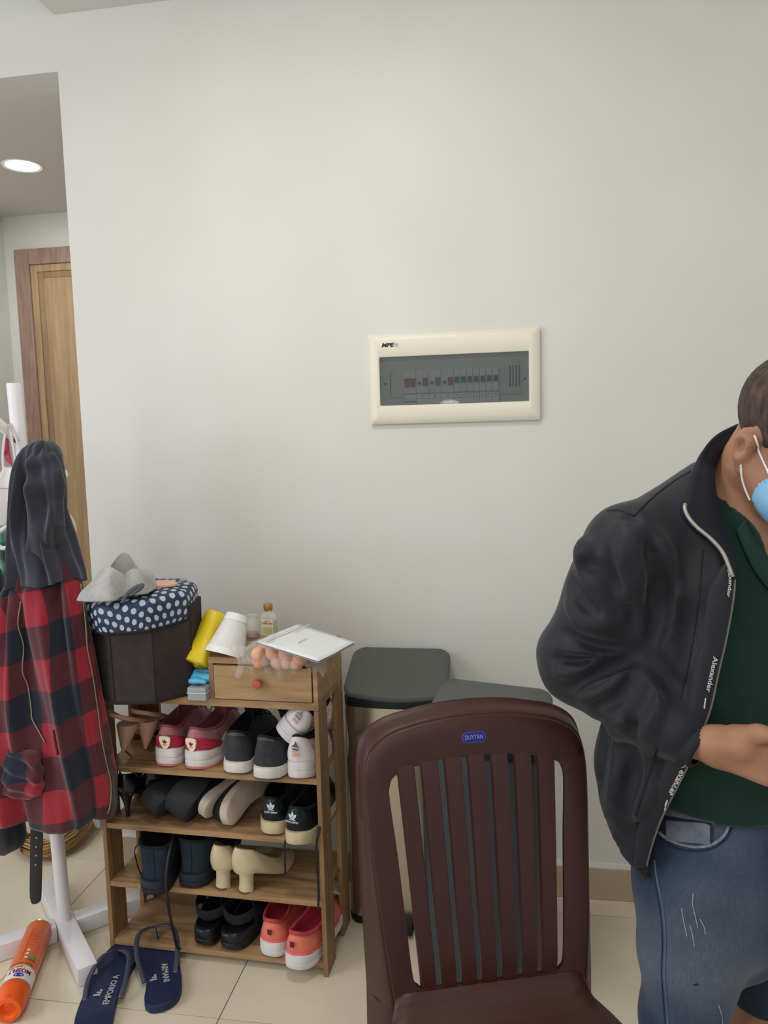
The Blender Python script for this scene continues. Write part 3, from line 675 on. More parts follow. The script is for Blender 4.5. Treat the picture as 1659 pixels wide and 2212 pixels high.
# beige block-heel pumps
bei = mat('beige leather', '#cdbd9c', .45, col2='#c3b290', nscale=6); olv = mat('olive insole', '#7d7250', .7)
def pump(label, pos, rz, m, ins, Hh=.046, L=.205, Wd=.070, side=1, group=None, block=True, collar=(.062, .036, .034), M=None, heel_m=None, name='block_heel_shoe'):
    zb = lambda s_: Hh*(1-min(1, max(0, (s_-.16)/.50)))**1.25*(1 if s_ > .16 else 1)+.001
    t, up, pa = shoe(name, label, pos, rz, L=L, Wd=Wd, side=side, group=group, sole_h=(.004, .004), sole_m=heel_m or m, upper_m=m, lining_m=ins, collar=collar, throat=.70, cw=.026, zbase=zb,
             toebox=.026, pointy=.55, groove=False, sole_out=.97, padr=.0012, puff=.016, M=M, heelx=.004)
    g = G(); R = []
    for f in np.linspace(0, 1, 9):
        z = (Hh+.004)*(1-f)+.0005
        if block: rx, ry, cx_ = .0135+.007*(1-f)**3+.004*f, .0145+.006*(1-f)**3+.005*f, .030-.004*f+.0
        else: rx, ry, cx_ = .0045+.022*(1-f)**2.6, .0045+.020*(1-f)**2.6, .028-.004*f-.010*math.sin(f*PI)*.3
        R.append([(cx_+rx*math.cos(q), ry*math.sin(q), z) for q in [2*PI*k/20 for k in range(20)]])
    h = obj('heel', G().grid(R, cv=True, cap0=True, cap1=True), m, t, auto=50)
    obj('heel_tip', G().lathe([(.019 if block else .005, 0.0), (.019 if block else .005, .004), (.001, .004)], c=(.026 if block else .024, 0, .0002), seg=20), mat('heel tip tan', '#6d5036', .6), t)
    return t
pump('beige leather block-heel pump beside the navy high-top', shelf_pos(.320, .000, 1), HB-math.radians(20), bei, olv, side=1, group='beige block-heel pumps')
pump('beige leather block-heel pump at the outer side of the pair, beside the bare shelf', shelf_pos(.386, -.006, 1), HB-math.radians(24), bei, olv, side=-1, group='beige block-heel pumps')
# black stiletto pumps at the left of the second shelf
pblk = mat('black patent', '#0e0f13', .3, spec=.5)
pump('black pump with thin heel at the left end of its shelf', shelf_pos(.058, .010, 2), HB+math.radians(1), pblk, dark, Hh=.062, collar=(.050, .030, .030), L=.22, Wd=.076, side=1, group='black thin-heeled pumps', block=False, name='high_heel_shoe')
pump('black pump with thin heel, behind and right of its mate', shelf_pos(.116, .055, 2), HB+math.radians(1), pblk, dark, Hh=.062, collar=(.050, .030, .030), L=.22, Wd=.076, side=-1, group='black thin-heeled pumps', block=False, name='high_heel_shoe')
# black wedges lying heel-up, soles to the room
def wedge(label, M, m, name='wedge_shoe', L=.225, Wd=.070, H0=.052, H1=.020, side=1, ins=dark):
    zb = lambda s_: .0
    t = thing(name, label, 'shoe', (0, 0, 0), 0, 'black wedge shoes'); t.matrix_world = M; th = [2*PI*k/48 for k in range(48)]
    def ring(sc, f):
        out = []
        for a in th:
            x, y, s_ = foot(a, L, Wd, side, .1, sc); top = H1+(H0-H1)*(1-min(1, max(0, (s_-.1)/.6)))**1.3; arch = .016*math.exp(-((s_-.42)/.13)**2)
            out.append((x, y, arch+(top-arch)*f))
        return out
    obj('sole', G().grid([ring(.95, 0), ring(.99, .06), ring(1.01, .5), ring(1.0, .95), ring(.96, 1.0)], cv=True, cap0=True, cap1=True), m, t, auto=50)
    R = []
    for x0 in np.linspace(.50, .90, 9):
        hw = float(np.interp(x0, FOOT_S, FOOT_W))*Wd/2*1.02; hgt = .045-.030*(x0-.5)/.4; zt = H1+.001
        R.append([(x0*L, hw*math.cos(q), zt+hgt*math.sin(q)) for q in np.linspace(0, PI, 13)])
    obj('strap_upper', G().grid(R), mat('black suede', '#16171b', .9), t, auto=0, solid=.002)
    return t
wm = mat('black matte sole', '#25272a', .7, bump=.3, bscale=200)
def tiltM(s_, d, z, yaw, pitch, roll, sc=1.27): return Matrix.Translation(rk(s_, d, z)) @ Matrix.Rotation(HB+math.radians(yaw), 4, 'Z') @ Matrix.Rotation(math.radians(pitch), 4, 'Y') @ Matrix.Rotation(math.radians(roll), 4, 'X') @ Matrix.Scale(sc, 4)
wedge('black wedge shoe tipped on its side, next to the black pumps', tiltM(.158, .000, SZ[2]+.036, -24, -9, -62), wm, H0=.05)
wedge('black wedge shoe tipped on its side, next to the pale ridged soles', tiltM(.246, -.004, SZ[2]+.036, -18, -10, -64), wm, H0=.06, Wd=.078, side=-1)
# black flats on edge, pale ridged soles to the room
palez = mat('pale ridged sole', '#c4b8a8', .6, col2='#b3a594', nscale=8)
def flat_on_edge(label, M, side):
    t = thing('flat_shoe', label, 'shoe', (0, 0, 0), 0, 'black flats with pale ridged soles'); t.matrix_world = M; th = [2*PI*k/64 for k in range(64)]
    L, Wd = .235, .072
    def ring(sc, z, wv=0):
        out = []
        for a in th:
            x, y, s_ = foot(a, L, Wd, side, .0, sc); out.append((x, y, z+.014*math.sin(s_*PI)-.010*s_))
        return out
    lv = [(.90, 0)]
    for k in range(6): lv += [(1.0, .0015+k*.0042), (1.012, .003+k*.0042), (.985, .0045+k*.0042)]
    obj('sole', G().grid([ring(a, z) for a, z in lv], cv=True, cap0=True, cap1=True), palez, t, auto=0)
    g = G(); R = []
    for k in range(5):
        f = k/4; R.append([(foot(a, L, Wd, side, 0, 1-.12*f)[0], foot(a, L, Wd, side, 0, 1-.12*f)[1], .026+.012*math.sin(foot(a, L, Wd, side)[2]*PI)-.010*foot(a, L, Wd, side)[2]+.040*f*(.6+.4*math.cos(a))) for a in th])
    obj('upper', G().grid(R, cv=True, cap1=True), mat('black knit', '#121318', .9), t, auto=0)
    return t
flat_on_edge('black flat shoe on its side, pale ridged sole facing the room, nearer the wedges', tiltM(.296, .010, SZ[2]+.039, -24, -10, -74, 1.04), 1)
flat_on_edge('black flat shoe on its side, pale ridged sole facing the room, nearer the black trainers', tiltM(.362, .002, SZ[2]+.039, -18, -10, -100, 1.04), -1)
# beige sandals with cup-shaped heel at the left of the top shelf
tan = mat('nude leather', '#b8937c', .5, col2='#a8836c', nscale=8); gold = mat('brass pin', '#c39a5c', .3, .9)
def sandal(label, s_, d, yaw, side):
    t = thing('heeled_sandal', label, 'sandal', (0, 0, 0), 0, 'nude heeled sandals'); t.matrix_world = Matrix.Translation(rk(s_, d, SZ[3]+.0005)) @ Matrix.Rotation(HB+math.radians(yaw), 4, 'Z') @ Matrix.Scale(1.15, 4)
    H = .068; L = .215; zb = lambda s_: H*(1-min(1, max(0, (s_-.14)/.52)))**1.2
    th = [2*PI*k/48 for k in range(48)]
    ring = lambda sc, dz: [(foot(a, L, .052, side, .3, sc)[0], foot(a, L, .052, side, .3, sc)[1], zb(foot(a, L, .05, side)[2])+dz) for a in th]
    obj('footbed', G().grid([ring(.94, 0), ring(1, .002), ring(1, .006), ring(.96, .008)], cv=True, cap0=True, cap1=True), tan, t, auto=50)
    R = [[(.006+rx+rx*math.cos(q)-.006, ry*math.sin(q), z) for q in [2*PI*k/16 for k in range(16)]] for rx, ry, z in ((.027, .026, H+.016), (.024, .0235, H+.002), (.012, .012, H-.028), (.003, .003, H-.048))]
    obj('heel_cup', G().grid(R, cv=True, cap0=True, cap1=True), tan, t, auto=50)
    obj('heel_pin', G().tube([(.008, 0, H-.044), (.030, 0, .0006)], .0024, seg=10), gold, t)
    R = []
    for x0 in np.linspace(.55, .95, 8):
        hw = float(np.interp(x0, FOOT_S, FOOT_W))*.036; R.append([(x0*L, hw*math.cos(q), zb(x0)+.006+(.036-.02*(x0-.55)/.4)*math.sin(q)) for q in np.linspace(0, PI, 13)])
    obj('vamp', G().grid(R), tan, t, auto=0, solid=.0018)
    pts = [(.55*L, .028, H*.3+.015), (.25*L, .034, H+.012), (.0, .03, H+.050), (-.030, .006, H+.056), (-.012, -.03, H+.044), (.25*L, -.034, H+.012), (.55*L, -.028, H*.3+.015)]
    obj('strap', G().tube([tuple(q) for q in smooth_path(pts, 40)], .0018, seg=8, ry=.0055, up=(0, 0, 1)), tan, t, auto=0)
    return t
sandal('nude strappy sandal with cup-shaped heel on a brass pin, leftmost on the top shelf', .056, .030, -8, 1)
sandal('nude strappy sandal pushed against the pink trainer', .104, .064, 2, -1)
# black slip-on mules with heel strap
mule_m = mat('black moulded rubber', '#141518', .32, col2='#1b1c20', nscale=12); fab = mat('black webbing', '#1d1e22', .9, bump=.3, bscale=400)
def mule(label, s_, d, yaw, side, txt):
    t = thing('strap_mule', label, 'mule', (0, 0, 0), 0, 'black strap mules'); t.matrix_world = Matrix.Translation(rk(s_, d, SZ[0]+.0005)) @ Matrix.Rotation(HB+math.radians(yaw), 4, 'Z') @ Matrix.Diagonal((1.03, 1.0, 1.12, 1))
    L, Wd = .255, .082; th = [2*PI*k/56 for k in range(56)]
    def ring(sc, f, dz=0): return [(foot(a, L, Wd, side, 0, sc)[0], foot(a, L, Wd, side, 0, sc)[1], .008*max(0, .12-foot(a, L, Wd)[2])/.12*(1-f)+(.046-.012*foot(a, L, Wd)[2])*f+dz) for a in th]
    obj('sole', G().grid([ring(.93, 0), ring(.985, .05), ring(1.0, .35), ring(.985, .38), ring(.985, .44), ring(1.0, .47), ring(.99, .85), ring(.95, 1.0), ring(.88, 1.0), ring(.84, .92), ring(.80, .90)], cv=True, cap0=True, cap1=True), mule_m, t, auto=60)
    R = []
    for x0 in np.linspace(.40, .97, 14):
        hw = float(np.interp(x0, FOOT_S, FOOT_W))*Wd/2*.99+.001; b = side*Wd*.1*math.sin(x0*PI*1.6-.6)
        R.append([(x0*L+(.03*abs(math.cos(q))**2*(-1 if x0 < .6 else 0)), b+hw*math.cos(q), .030+(.052-.030*((x0-.40)/.57)**1.6)*math.sin(q)**.8) for q in np.linspace(0.001, PI-.001, 17)])
    obj('upper', G().grid(R), mat('black felted upper', '#1a1b1f', .8), t, auto=0, solid=.003)
    pts = [(.42*L, .046, .058), (.33*L, .047, .074), (.22*L, .043, .074), (.15*L, .024, .068), (.13*L, 0, .064), (.15*L, -.024, .068), (.22*L, -.043, .074), (.33*L, -.047, .074), (.42*L, -.046, .058)]
    obj('heel_strap', G().tube([tuple(q) for q in smooth_path(pts, 40)], .0022, seg=8, ry=.013, up=(0, 0, 1)), fab, t, auto=0)
    text('insole_print', txt, .016, mat('grey print', '#8e9092', .6), t, Matrix.Translation((.075, 0, .0440)) @ Matrix.Rotation(0, 4, 'Z'), off=.0003)
mule('black rubber mule with webbing heel strap, left of the pair', .266, .002, -6, 1, 'BIT')
mule('black rubber mule with webbing heel strap, next to the coral running shoes', .350, -.004, -6, -1, 'BITIS')
# coral running shoes
cor = mat('coral mesh', '#e4825f', .75, col2='#dd7466', nscale=14, bump=.5, bscale=500); corl = mat('raspberry lining', '#b8404f', .75, bump=.3, bscale=250); hotp = mat('hot pink trim', '#e8606e', .5)
def co_counter(t, patch, up):
    patch('pink_trim', -1.9, 1.9, 0, .12, hotp, .003, 40, 4)
    M = onup(t, up, 0, .62, .0022); obj('heel_window', G().prism([(-.0065, .0055), (.0065, .0055), (.005, -.006), (-.005, -.006)][::-1], 0, .0006, M=M), mat('dark raspberry', '#5c1830', .7), t, smooth=False)
for s_, d, r_, sd, lb in ((.461, .002, -5, 1, 'coral mesh running shoe beside the black mule'), (.546, -.036, -8, -1, 'coral mesh running shoe overhanging the bottom shelf by the right post')):
    shoe('coral_running_shoe', lb, shelf_pos(s_, d, 0), HB+math.radians(r_), L=.245, Wd=.076, side=sd, group='coral running shoes', sole_h=(.032, .024), sole_m=mat('white tread', '#d8d6d2', .6), upper_m=cor,
         lining_m=corl, collar=(.080, .054, .086), throat=.60, cw=.033, counter=co_counter, laces=mat('white lace', '#d8ccc4', .8), tongue=(corl, .022), sole_out=1.06, padr=.0045)
# flip-flops on the floor
ffm = mat('navy rubber footbed', '#252d4d', .55, col2='#1f2746', nscale=15, bump=.15, bscale=300); ffs = mat('grey strap', '#3f4350', .35); ffp = mat('silver grey print', '#a7abad', .5)
def flip(label, A, B, side, turned, txt, loop=False):
    """A heel end, B toe end on the floor"""
    A = Vector(A); B = Vector(B); d = B-A; L = d.length; t = thing('flip_flop', label, 'flip-flop', (0, 0, 0), 0, 'navy flip-flops'); t.matrix_world = Matrix.Translation((A.x, A.y, .0006)) @ Matrix.Rotation(math.atan2(d.y, d.x), 4, 'Z')
    Wd = .100; th = [2*PI*k/64 for k in range(64)]
    def ring(sc, z): return [(foot(a, L, Wd, side, 0, sc)[0], foot(a, L, Wd, side, 0, sc)[1], z*(1.0-.15*foot(a, L, Wd)[2])) for a in th]
    fb = obj('footbed', G().grid([ring(.97, 0), ring(1.0, .003), ring(1.0, .019), ring(.975, .0215), ring(.93, .021), ring(.5, .0205)], cv=True, cap0=True, cap1=True), ffm, t, auto=50)
    post = (.80*L, side*.006, .021)
    for sg in (1, -1):
        if loop: pts = [(.95*L, 0, .058), (.945*L, sg*.018, .060), (.90*L, sg*.038, .062), (.78*L, sg*.050, .060), (.60*L, sg*.051, .044), (.38*L, sg*.038, .016)]
        else: pts = [post, (.77*L, sg*.010+side*.004, .034), (.66*L, sg*.036, .045), (.48*L, sg*.047, .038), (.34*L, sg*.043, .018)]
        obj('strap', G().tube([tuple(q) for q in smooth_path(pts, 26)], [.0045+.0022*min(1, k/10) for k in range(26)], seg=8, ry=.0026, up=(0, 0, 1)), ffs, t, auto=0)
    obj('toe_post', G().tube([(post[0], post[1], .019), ((.94*L, 0, .056) if loop else (post[0], post[1], .026))], .004, seg=10), ffs, t)
    R = Matrix.Rotation(PI, 4, 'Z') if turned else Matrix.Identity(4)
    text('print', txt, .022, ffp, fb, Matrix.Translation((.42*L, -.014, .0212)) @ R, off=.0004, sx=.9)
    g = G()
    for k in range(3): g.box((.42*L-.018+k*.008, .008, .0206), (.42*L-.013+k*.008, .026-.006*k, .0214))
    obj('print', g, ffp, fb, smooth=False)
flip('navy flip-flop with grey straps, toe by the rack corner, beside the coat stand foot', atz(188, 2262, 0), atz(277, 2034, 0), 1, False, 'EMPORIO A')
flip('navy flip-flop with raised grey strap loop, right under the rack edge', atz(354, 2188, 0), atz(336, 2039, 0), -1, True, 'ARMANI', True)
# ------------------------------------------------------------------ things on top of the rack
TZ = .7325
# octagonal storage basket with polka-dot padded lid
felt = mat('dark brown felt', '#3a3331', .95, col2='#332c2a', nscale=40, bump=.3, bscale=300); pip = mat('felt piping', '#262220', .9)
BC = Vector((-.964, 1.876, TZ)); bk = thing('storage_basket', 'dark brown octagonal storage basket with navy polka-dot padded lid', 'basket', BC, math.radians(8))
def octo(r, z, n=8, sub=4, rd=.12):
    pts = []
    for k in range(n):
        a0, a1 = 2*PI*(k+.5)/n, 2*PI*(k+1.5)/n
        for j in range(sub):
            f = j/sub; x = math.cos(a0)*(1-f)+math.cos(a1)*f; y = math.sin(a0)*(1-f)+math.sin(a1)*f; L_ = math.hypot(x, y); q = 1-rd+rd/L_
            pts.append((r*x*q, r*y*q, z))
    return pts
BR, BH = .139, .236
g = G().grid([octo(BR*.97, 0), octo(BR*.985, .06), octo(BR*1.0, .15), octo(BR*1.01, BH)], cv=True, cap0=True, cap1=True); obj('body', g, felt, bk, auto=25)
for k in range(8):
    a = 2*PI*(k+.5)/8; obj('seam', G().tube([(BR*.975*math.cos(a), BR*.975*math.sin(a), .002), (BR*.99*math.cos(a), BR*.99*math.sin(a), .06), (BR*1.012*math.cos(a), BR*1.012*math.sin(a), BH)], .0016, seg=6), pip, bk)
obj('bottom_piping', G().tube([(x, y, .003) for x, y, _ in octo(BR*.98, 0)], .003, seg=6, closed=True), pip, bk)
def dots(name, base_, dot, sc=42):
    m = bpy.data.materials.new(name); m.use_nodes = True; nt = m.node_tree; b = nt.nodes['Principled BSDF']; b.inputs['Roughness'].default_value = .55
    tc = nt.nodes.new('ShaderNodeTexCoord'); mp = nt.nodes.new('ShaderNodeMapping'); mp.inputs['Rotation'].default_value = (0, 0, math.radians(20))
    nt.links.new(tc.outputs['UV'], mp.inputs[0]); sp = nt.nodes.new('ShaderNodeSeparateXYZ'); nt.links.new(mp.outputs[0], sp.inputs[0])
    def M_(op, a, b_=None, c=None):
        n = nt.nodes.new('ShaderNodeMath'); n.operation = op
        for i, q in enumerate((a, b_, c)):
            if q is None: continue
            if isinstance(q, (int, float)): n.inputs[i].default_value = q
            else: nt.links.new(q, n.inputs[i])
        return n.outputs[0]
    x = M_('MULTIPLY', sp.outputs[0], sc); y = M_('MULTIPLY', sp.outputs[1], sc); row = M_('FLOOR', y); off = M_('MULTIPLY', M_('MODULO', row, 2.0), .5)
    fx = M_('SUBTRACT', M_('FRACT', M_('ADD', x, off)), .5); fy = M_('SUBTRACT', M_('FRACT', y), .5)
    d = M_('SQRT', M_('ADD', M_('MULTIPLY', fx, fx), M_('MULTIPLY', fy, fy))); f = M_('LESS_THAN', d, .31)
    mx = nt.nodes.new('ShaderNodeMix'); mx.data_type = 'RGBA'; nt.links.new(f, mx.inputs[0]); mx.inputs[6].default_value = hx(base_); mx.inputs[7].default_value = hx(dot)
    nt.links.new(mx.outputs[2], b.inputs['Base Color']); return m
dotm = dots('navy polka dot cloth', '#23304f', '#b3c3cc')
n8 = len(octo(1, 0)); lidR = []; lidUV = []
for r, z in ((BR*1.025, BH-.040), (BR*1.05, BH-.032), (BR*1.075, BH), (BR*1.08, BH+.014), (BR*1.06, BH+.026), (BR*1.0, BH+.034), (BR*.8, BH+.040), (BR*.5, BH+.042), (BR*.2, BH+.042), (BR*.02, BH+.042)):
    o = octo(r, z, rd=.35); lidR.append([(x, y, z_+.002*math.sin(9*math.atan2(y, x))*(r/BR)) for x, y, z_ in o]); L_ = r if z > BH+.03 else BR*1.0+(BH+.034-z)
    lidUV.append([(x/r*L_, y/r*L_) for x, y, z_ in o])
M = Matrix.Rotation(math.radians(-3), 4, 'Y') @ Matrix.Rotation(math.radians(2), 4, 'X')
obj('lid', G().grid(lidR, cv=True, cap1=True, uv=lidUV), dotm, bk, auto=0, M=M)
obj('lid_piping', G().tube([(x, y, BH-.041) for x, y, _ in octo(BR*1.03, 0, rd=.35)], .003, seg=6, closed=True), pip, bk, M=M)
LZ = TZ+BH+.044
# crumpled cloths on the lid
fleece = mat('light grey fleece', '#b0adaa', .95, col2='#9b9997', nscale=28, bump=.7, bscale=260, sheen=.3); trim = mat('charcoal trim', '#4a4b55', .7)
def crumple(name, label, cat, blobs, mt, lo, hi, h=.004, amp=.003, fr=70, cuts=(), **k):
    s_ = SDF(lo, hi, h)
    for a, b, ra, rb in blobs: s_.cap(a, b, ra, rb, k=.022)
    X, Y, Z = np.meshgrid(*[s_.lo[i]+s_.h*np.arange(s_.n[i]) for i in range(3)], indexing='ij', sparse=True)
    s_.F = s_.F+amp*(np.sin(fr*X+1.7*np.sin(fr*.5*Z))*np.sin(fr*.8*Y+1.3*np.sin(fr*.6*X))+.5*np.sin(fr*1.7*Z+fr*X))
    for a, b, r in cuts: s_.cap(a, b, r, r, k=.004, op='sub')
    g = relax(s_.mesh(), 1); o = obj(name, g, mt, None, auto=0)
    if label: tag(o, label, cat, **k)
    return o
def lidp(px, py, z=LZ): return atz(px, py, z)
def V3(p, dx=0, dy=0, dz=0): return (p[0]+dx, p[1]+dy, p[2]+dz)
def drape(name, label, cat, mt, ctr, outline, H, seed, n=64, m=26, par=None, **k):
    """crumpled cloth heap: outline is a list of (dx, dy) round ctr"""
    rn = random.Random(seed); ph = [rn.uniform(0, 6.28) for _ in range(12)]; o = np.array(smooth_path(list(outline)+[outline[0]], n+1))[:-1]; R = []
    def ridge(x, y):
        v = 0
        for i, (fx_, fy_, a_) in enumerate(((38, 16, 1), (-22, 44, .9), (58, 46, .5), (28, -60, .45), (95, 40, .25), (-50, 100, .2))): v += a_*(.5+.5*math.sin(fx_*x+fy_*y+ph[i]+1.3*math.sin(24*y+ph[i+6])))
        return v/3.3
    for j in range(m+1):
        r_ = j/m; row = []
        for q in range(n):
            x, y = o[q][0]*r_, o[q][1]*r_; e = r_**4; z = H*(1-e)*(.35+.85*ridge(x, y))+.0075*(1-.3*e)
            row.append((ctr[0]+x, ctr[1]+y, ctr[2]+z))
        R.append(row)
    R = R[::-1]; low = [(ctr[0]+o[q][0]*.97, ctr[1]+o[q][1]*.97, ctr[2]+.0015) for q in range(n)]
    g = G().grid([low]+R, cv=True, cap0=True); ob = obj(name, g, mt, par, auto=0, sub=1)
    if label: tag(ob, label, cat, **k)
    return ob
c1 = lidp(232, 1292); c2 = lidp(268, 1264); c3 = lidp(312, 1282)
cl0 = drape('grey_cloth', 'light grey fleece cloth crumpled over the left of the polka-dot lid', 'cloth', fleece, (c1.x, c1.y, LZ), [(-.050, -.055), (.0, -.062), (.045, -.050), (.040, -.012), (.048, .02), (.060, .065), (.02, .085), (-.03, .075), (-.052, .03), (-.058, -.02)], .062, 4, group='grey cloths on the basket lid')
o2 = drape('fold', None, None, fleece, (c2.x-.002, c2.y+.005, LZ), [(-.04, -.02), (.0, -.035), (.035, -.02), (.050, .015), (.04, .05), (.0, .058), (-.035, .04)], .080, 9, par=cl0)
cl = drape('grey_cloth', 'light grey folded cloth with charcoal trim beside the peach pad', 'cloth', fleece, (c3.x-.010, c3.y, LZ), [(-.045, -.045), (-.005, -.042), (.026, -.024), (.026, .005), (.022, .045), (.005, .075), (-.02, .070), (-.035, .03), (-.040, -.01)], .066, 13, group='grey cloths on the basket lid')
pts = [lidp(270, 1300, LZ+.004), lidp(280, 1282, LZ+.022), lidp(297, 1268, LZ+.040), lidp(313, 1262, LZ+.046), lidp(308, 1270, LZ+.040), lidp(292, 1280, LZ+.030)]
obj('trim', G().tube([tuple(V3(p, 0, -.014)) for p in smooth_path([tuple(q) for q in pts], 20)], .006, seg=8, ry=.004), trim, cl, auto=0)
c = lidp(352, 1266, LZ)
g = G().lathe([(.034, 0), (.040, .003), (.040, .008), (.030, .013), (.0, .015)], seg=28)
o = obj('foam_pad', g, mat('peach foam', '#e3b79c', .7, col2='#dcae94', nscale=20), None, loc=(c.x, c.y, LZ-.001)); o.scale = (1, .72, 1); tag(o, 'round peach foam pad lying on the polka-dot lid', 'pad')
# narrow framed card leaning behind the basket
A, B = at(190, 1322, 2.12), at(214, 1425, 2.12)
cd = thing('framed_card', 'narrow brown card with pale edge leaning behind the basket', 'card', (-1.118, 2.055, TZ))
g = G().box((-.045, -.003, .0), (.03, .003, .165), bev=.001); o = obj('card', g, mat('brown card', '#7d675c', .6, col2='#86726a', nscale=10), cd, M=Matrix.Rotation(math.radians(-12), 4, 'Y') @ Matrix.Rotation(math.radians(-8), 4, 'X'))
obj('pale_edge', G().box((-.047, -.0045, .0), (.032, -.003, .008)), mat('pale edge', '#cfc6bb', .6), cd, M=Matrix.Rotation(math.radians(-12), 4, 'Y') @ Matrix.Rotation(math.radians(-8), 4, 'X'))
# orange plastic clip on the front edge
p = rk(.010, -.004, TZ+.004); o = obj('plastic_clip', G().tube([(-.022, -.006, -.004), (-.008, -.003, .003), (.006, 0, .008), (.020, .002, .013)], [.004, .0035, .004, .0055], seg=8, ry=[.003, .003, .003, .004]), mat('orange plastic', '#c2502f', .4), None, loc=p); tag(o, 'small orange plastic clip at the left corner of the rack top', 'clip')
# grey plastic box, blue bag, yellow roll, paper cone
bxp = rk(.281, -.020, TZ)
tb = thing('plastic_box', 'small translucent grey plastic box with lid, next to the drawer', 'box', bxp, RA)
gp = mat('translucent grey plastic', '#a5abb0', .3, alpha=.82, spec=.5)
obj('base', G().box((-.001, 0, 0), (.049, .10, .020), bev=.003), gp, tb); obj('lid', G().box((-.0015, -.001, .0205), (.0495, .101, .034), bev=.004), gp, tb); obj('rim', G().box((-.002, -.002, .0185), (.050, .102, .0210), bev=.0008), mat('plastic rim', '#c3c8cc', .3), tb)
p = rk(.306, .028, TZ+.041)
crumple('blue_bag', 'sky blue plastic bag folded on the grey plastic box', 'bag', [(V3(p, -.024, -.035, .006), V3(p, .018, -.040, .006), .006, .006), (V3(p, -.025, .01, .012), V3(p, .018, .02, .012), .011, .011), (V3(p, -.024, -.01, .006), V3(p, .018, -.01, .008), .009, .010)],
    mat('sky blue plastic', '#5cb4de', .35, col2='#4aa3d2', nscale=15, spec=.5), V3(p, -.07, -.07, -.010), V3(p, .05, .06, .05), h=.0025, amp=.0022, fr=90)
# yellow roll of plastic bags leaning on the cone
ye = mat('yellow plastic', '#e8cf2e', .38, col2='#dcc020', nscale=9, bump=.6, bscale=45, bstretch=(1, 1, .3), spec=.5)
yr = thing('bag_roll', 'yellow roll of plastic bags leaning between basket and paper cone', 'roll', rk(.305, .010, TZ))
A = Vector(at(424, 1436, 1.845)) ; B = Vector(at(470, 1330, 1.935)); inv = yr.matrix_world.inverted()
yr.matrix_world = Matrix.Translation(A); d = B-A
rr = []; nseg = 26
for k in range(nseg):
    f = k/(nseg-1); c_ = d*f; rad = .0320+.0015*math.sin(f*9)+.002*f
    z_ = d.normalized(); x_ = z_.cross(Vector((0, 1, 0))).normalized(); y_ = z_.cross(x_)
    rr.append([tuple(c_+x_*(rad*(1+.06*math.sin(3*q+4*f)+.04*math.sin(7*q-9*f)))*math.cos(q)+y_*rad*(1+.06*math.sin(3*q+4*f))*math.sin(q)) for q in [2*PI*j/32 for j in range(32)]])
obj('roll', G().grid(rr, cv=True, cap1=True), ye, yr, auto=0)
sp = []
for k in range(120):
    f = k/119; r_ = .002+.029*f; q = 2*PI*4.5*f; sp.append([tuple(x_*r_*math.cos(q)+y_*r_*math.sin(q)-z_*.0015), tuple(x_*(r_+.0014)*math.cos(q)+y_*(r_+.0014)*math.sin(q)+z_*.004)])
obj('rolled_layers', G().grid(sp), ye, yr, auto=0, solid=.0008); obj('end_disc', G().grid([[tuple(x_*r_*math.cos(q)+y_*r_*math.sin(q)+z_*.003) for q in [2*PI*j/24 for j in range(24)]] for r_ in (.0316, .0005)], cv=True), mat('yellow core dark', '#c9ac1c', .5), yr)  # end disc in a deeper yellow than the layers
# flap of the bag
g = G(); R = []
for k in range(10):
    f = k/9; c_ = d*(.15+.7*f); R.append([tuple(c_-x_*(.022+.018*u)+y_*(.012*math.sin(f*7+u*2))-Vector((0, .0, .010*u*math.sin(f*3)))) for u in (0, .4, .8, 1.0*abs(math.sin(f*3.1)))])
obj('flap', G().grid(R), ye, yr, auto=0, solid=.0006)
BX = .842+.0008
white = mat('white paper', '#dedcd8', .75, col2='#d6d4d0', nscale=12, bump=.15, bscale=120)
cn = thing('paper_cone', 'white truncated paper cone leaning at the left end of the drawer box', 'cone', rk(.362, .052, BX))
A, B = Vector((-.736, 1.836, .8385)), Vector(at(512, 1331, 1.880)); ax_ = (B-A).normalized(); cn.matrix_world = Matrix.Translation(A); L_ = (B-A).length*1.04
z_ = ax_; x_ = z_.cross(Vector((0, 1, 0))).normalized(); y_ = z_.cross(x_)
ring = lambda r, h: [tuple(x_*r*math.cos(q)+y_*r*math.sin(q)+z_*h) for q in [2*PI*j/48 for j in range(48)]]
R0, R1 = .0530, .0265
obj('shell', G().grid([ring(R0-.001, 0), ring(R0, 0.0), ring(R0*.9+R1*.1, L_*.1), ring((R0+R1)/2, L_*.5), ring(R1, L_), ring(R1-.002, L_+.0005), ring(R1-.003, L_*.96), ring((R0+R1)/2-.003, L_*.5), ring(R0-.003, 0)], cv=True), white, cn, auto=50)
fold = mat('paper band', '#e6e4e0', .7)
obj('top_band', G().grid([ring(R1+.0002+(R0-R1)*.17, L_*.83), ring(R1+.0012+(R0-R1)*.17, L_*.83), ring(R1+.0012, L_), ring(R1, L_)], cv=True), fold, cn, auto=50); obj('bottom_band', G().grid([ring(R0+.0012, L_*.0), ring(R0-(R0-R1)*.15+.0012, L_*.15), ring(R0-(R0-R1)*.15, L_*.15)], cv=True), fold, cn, auto=50)
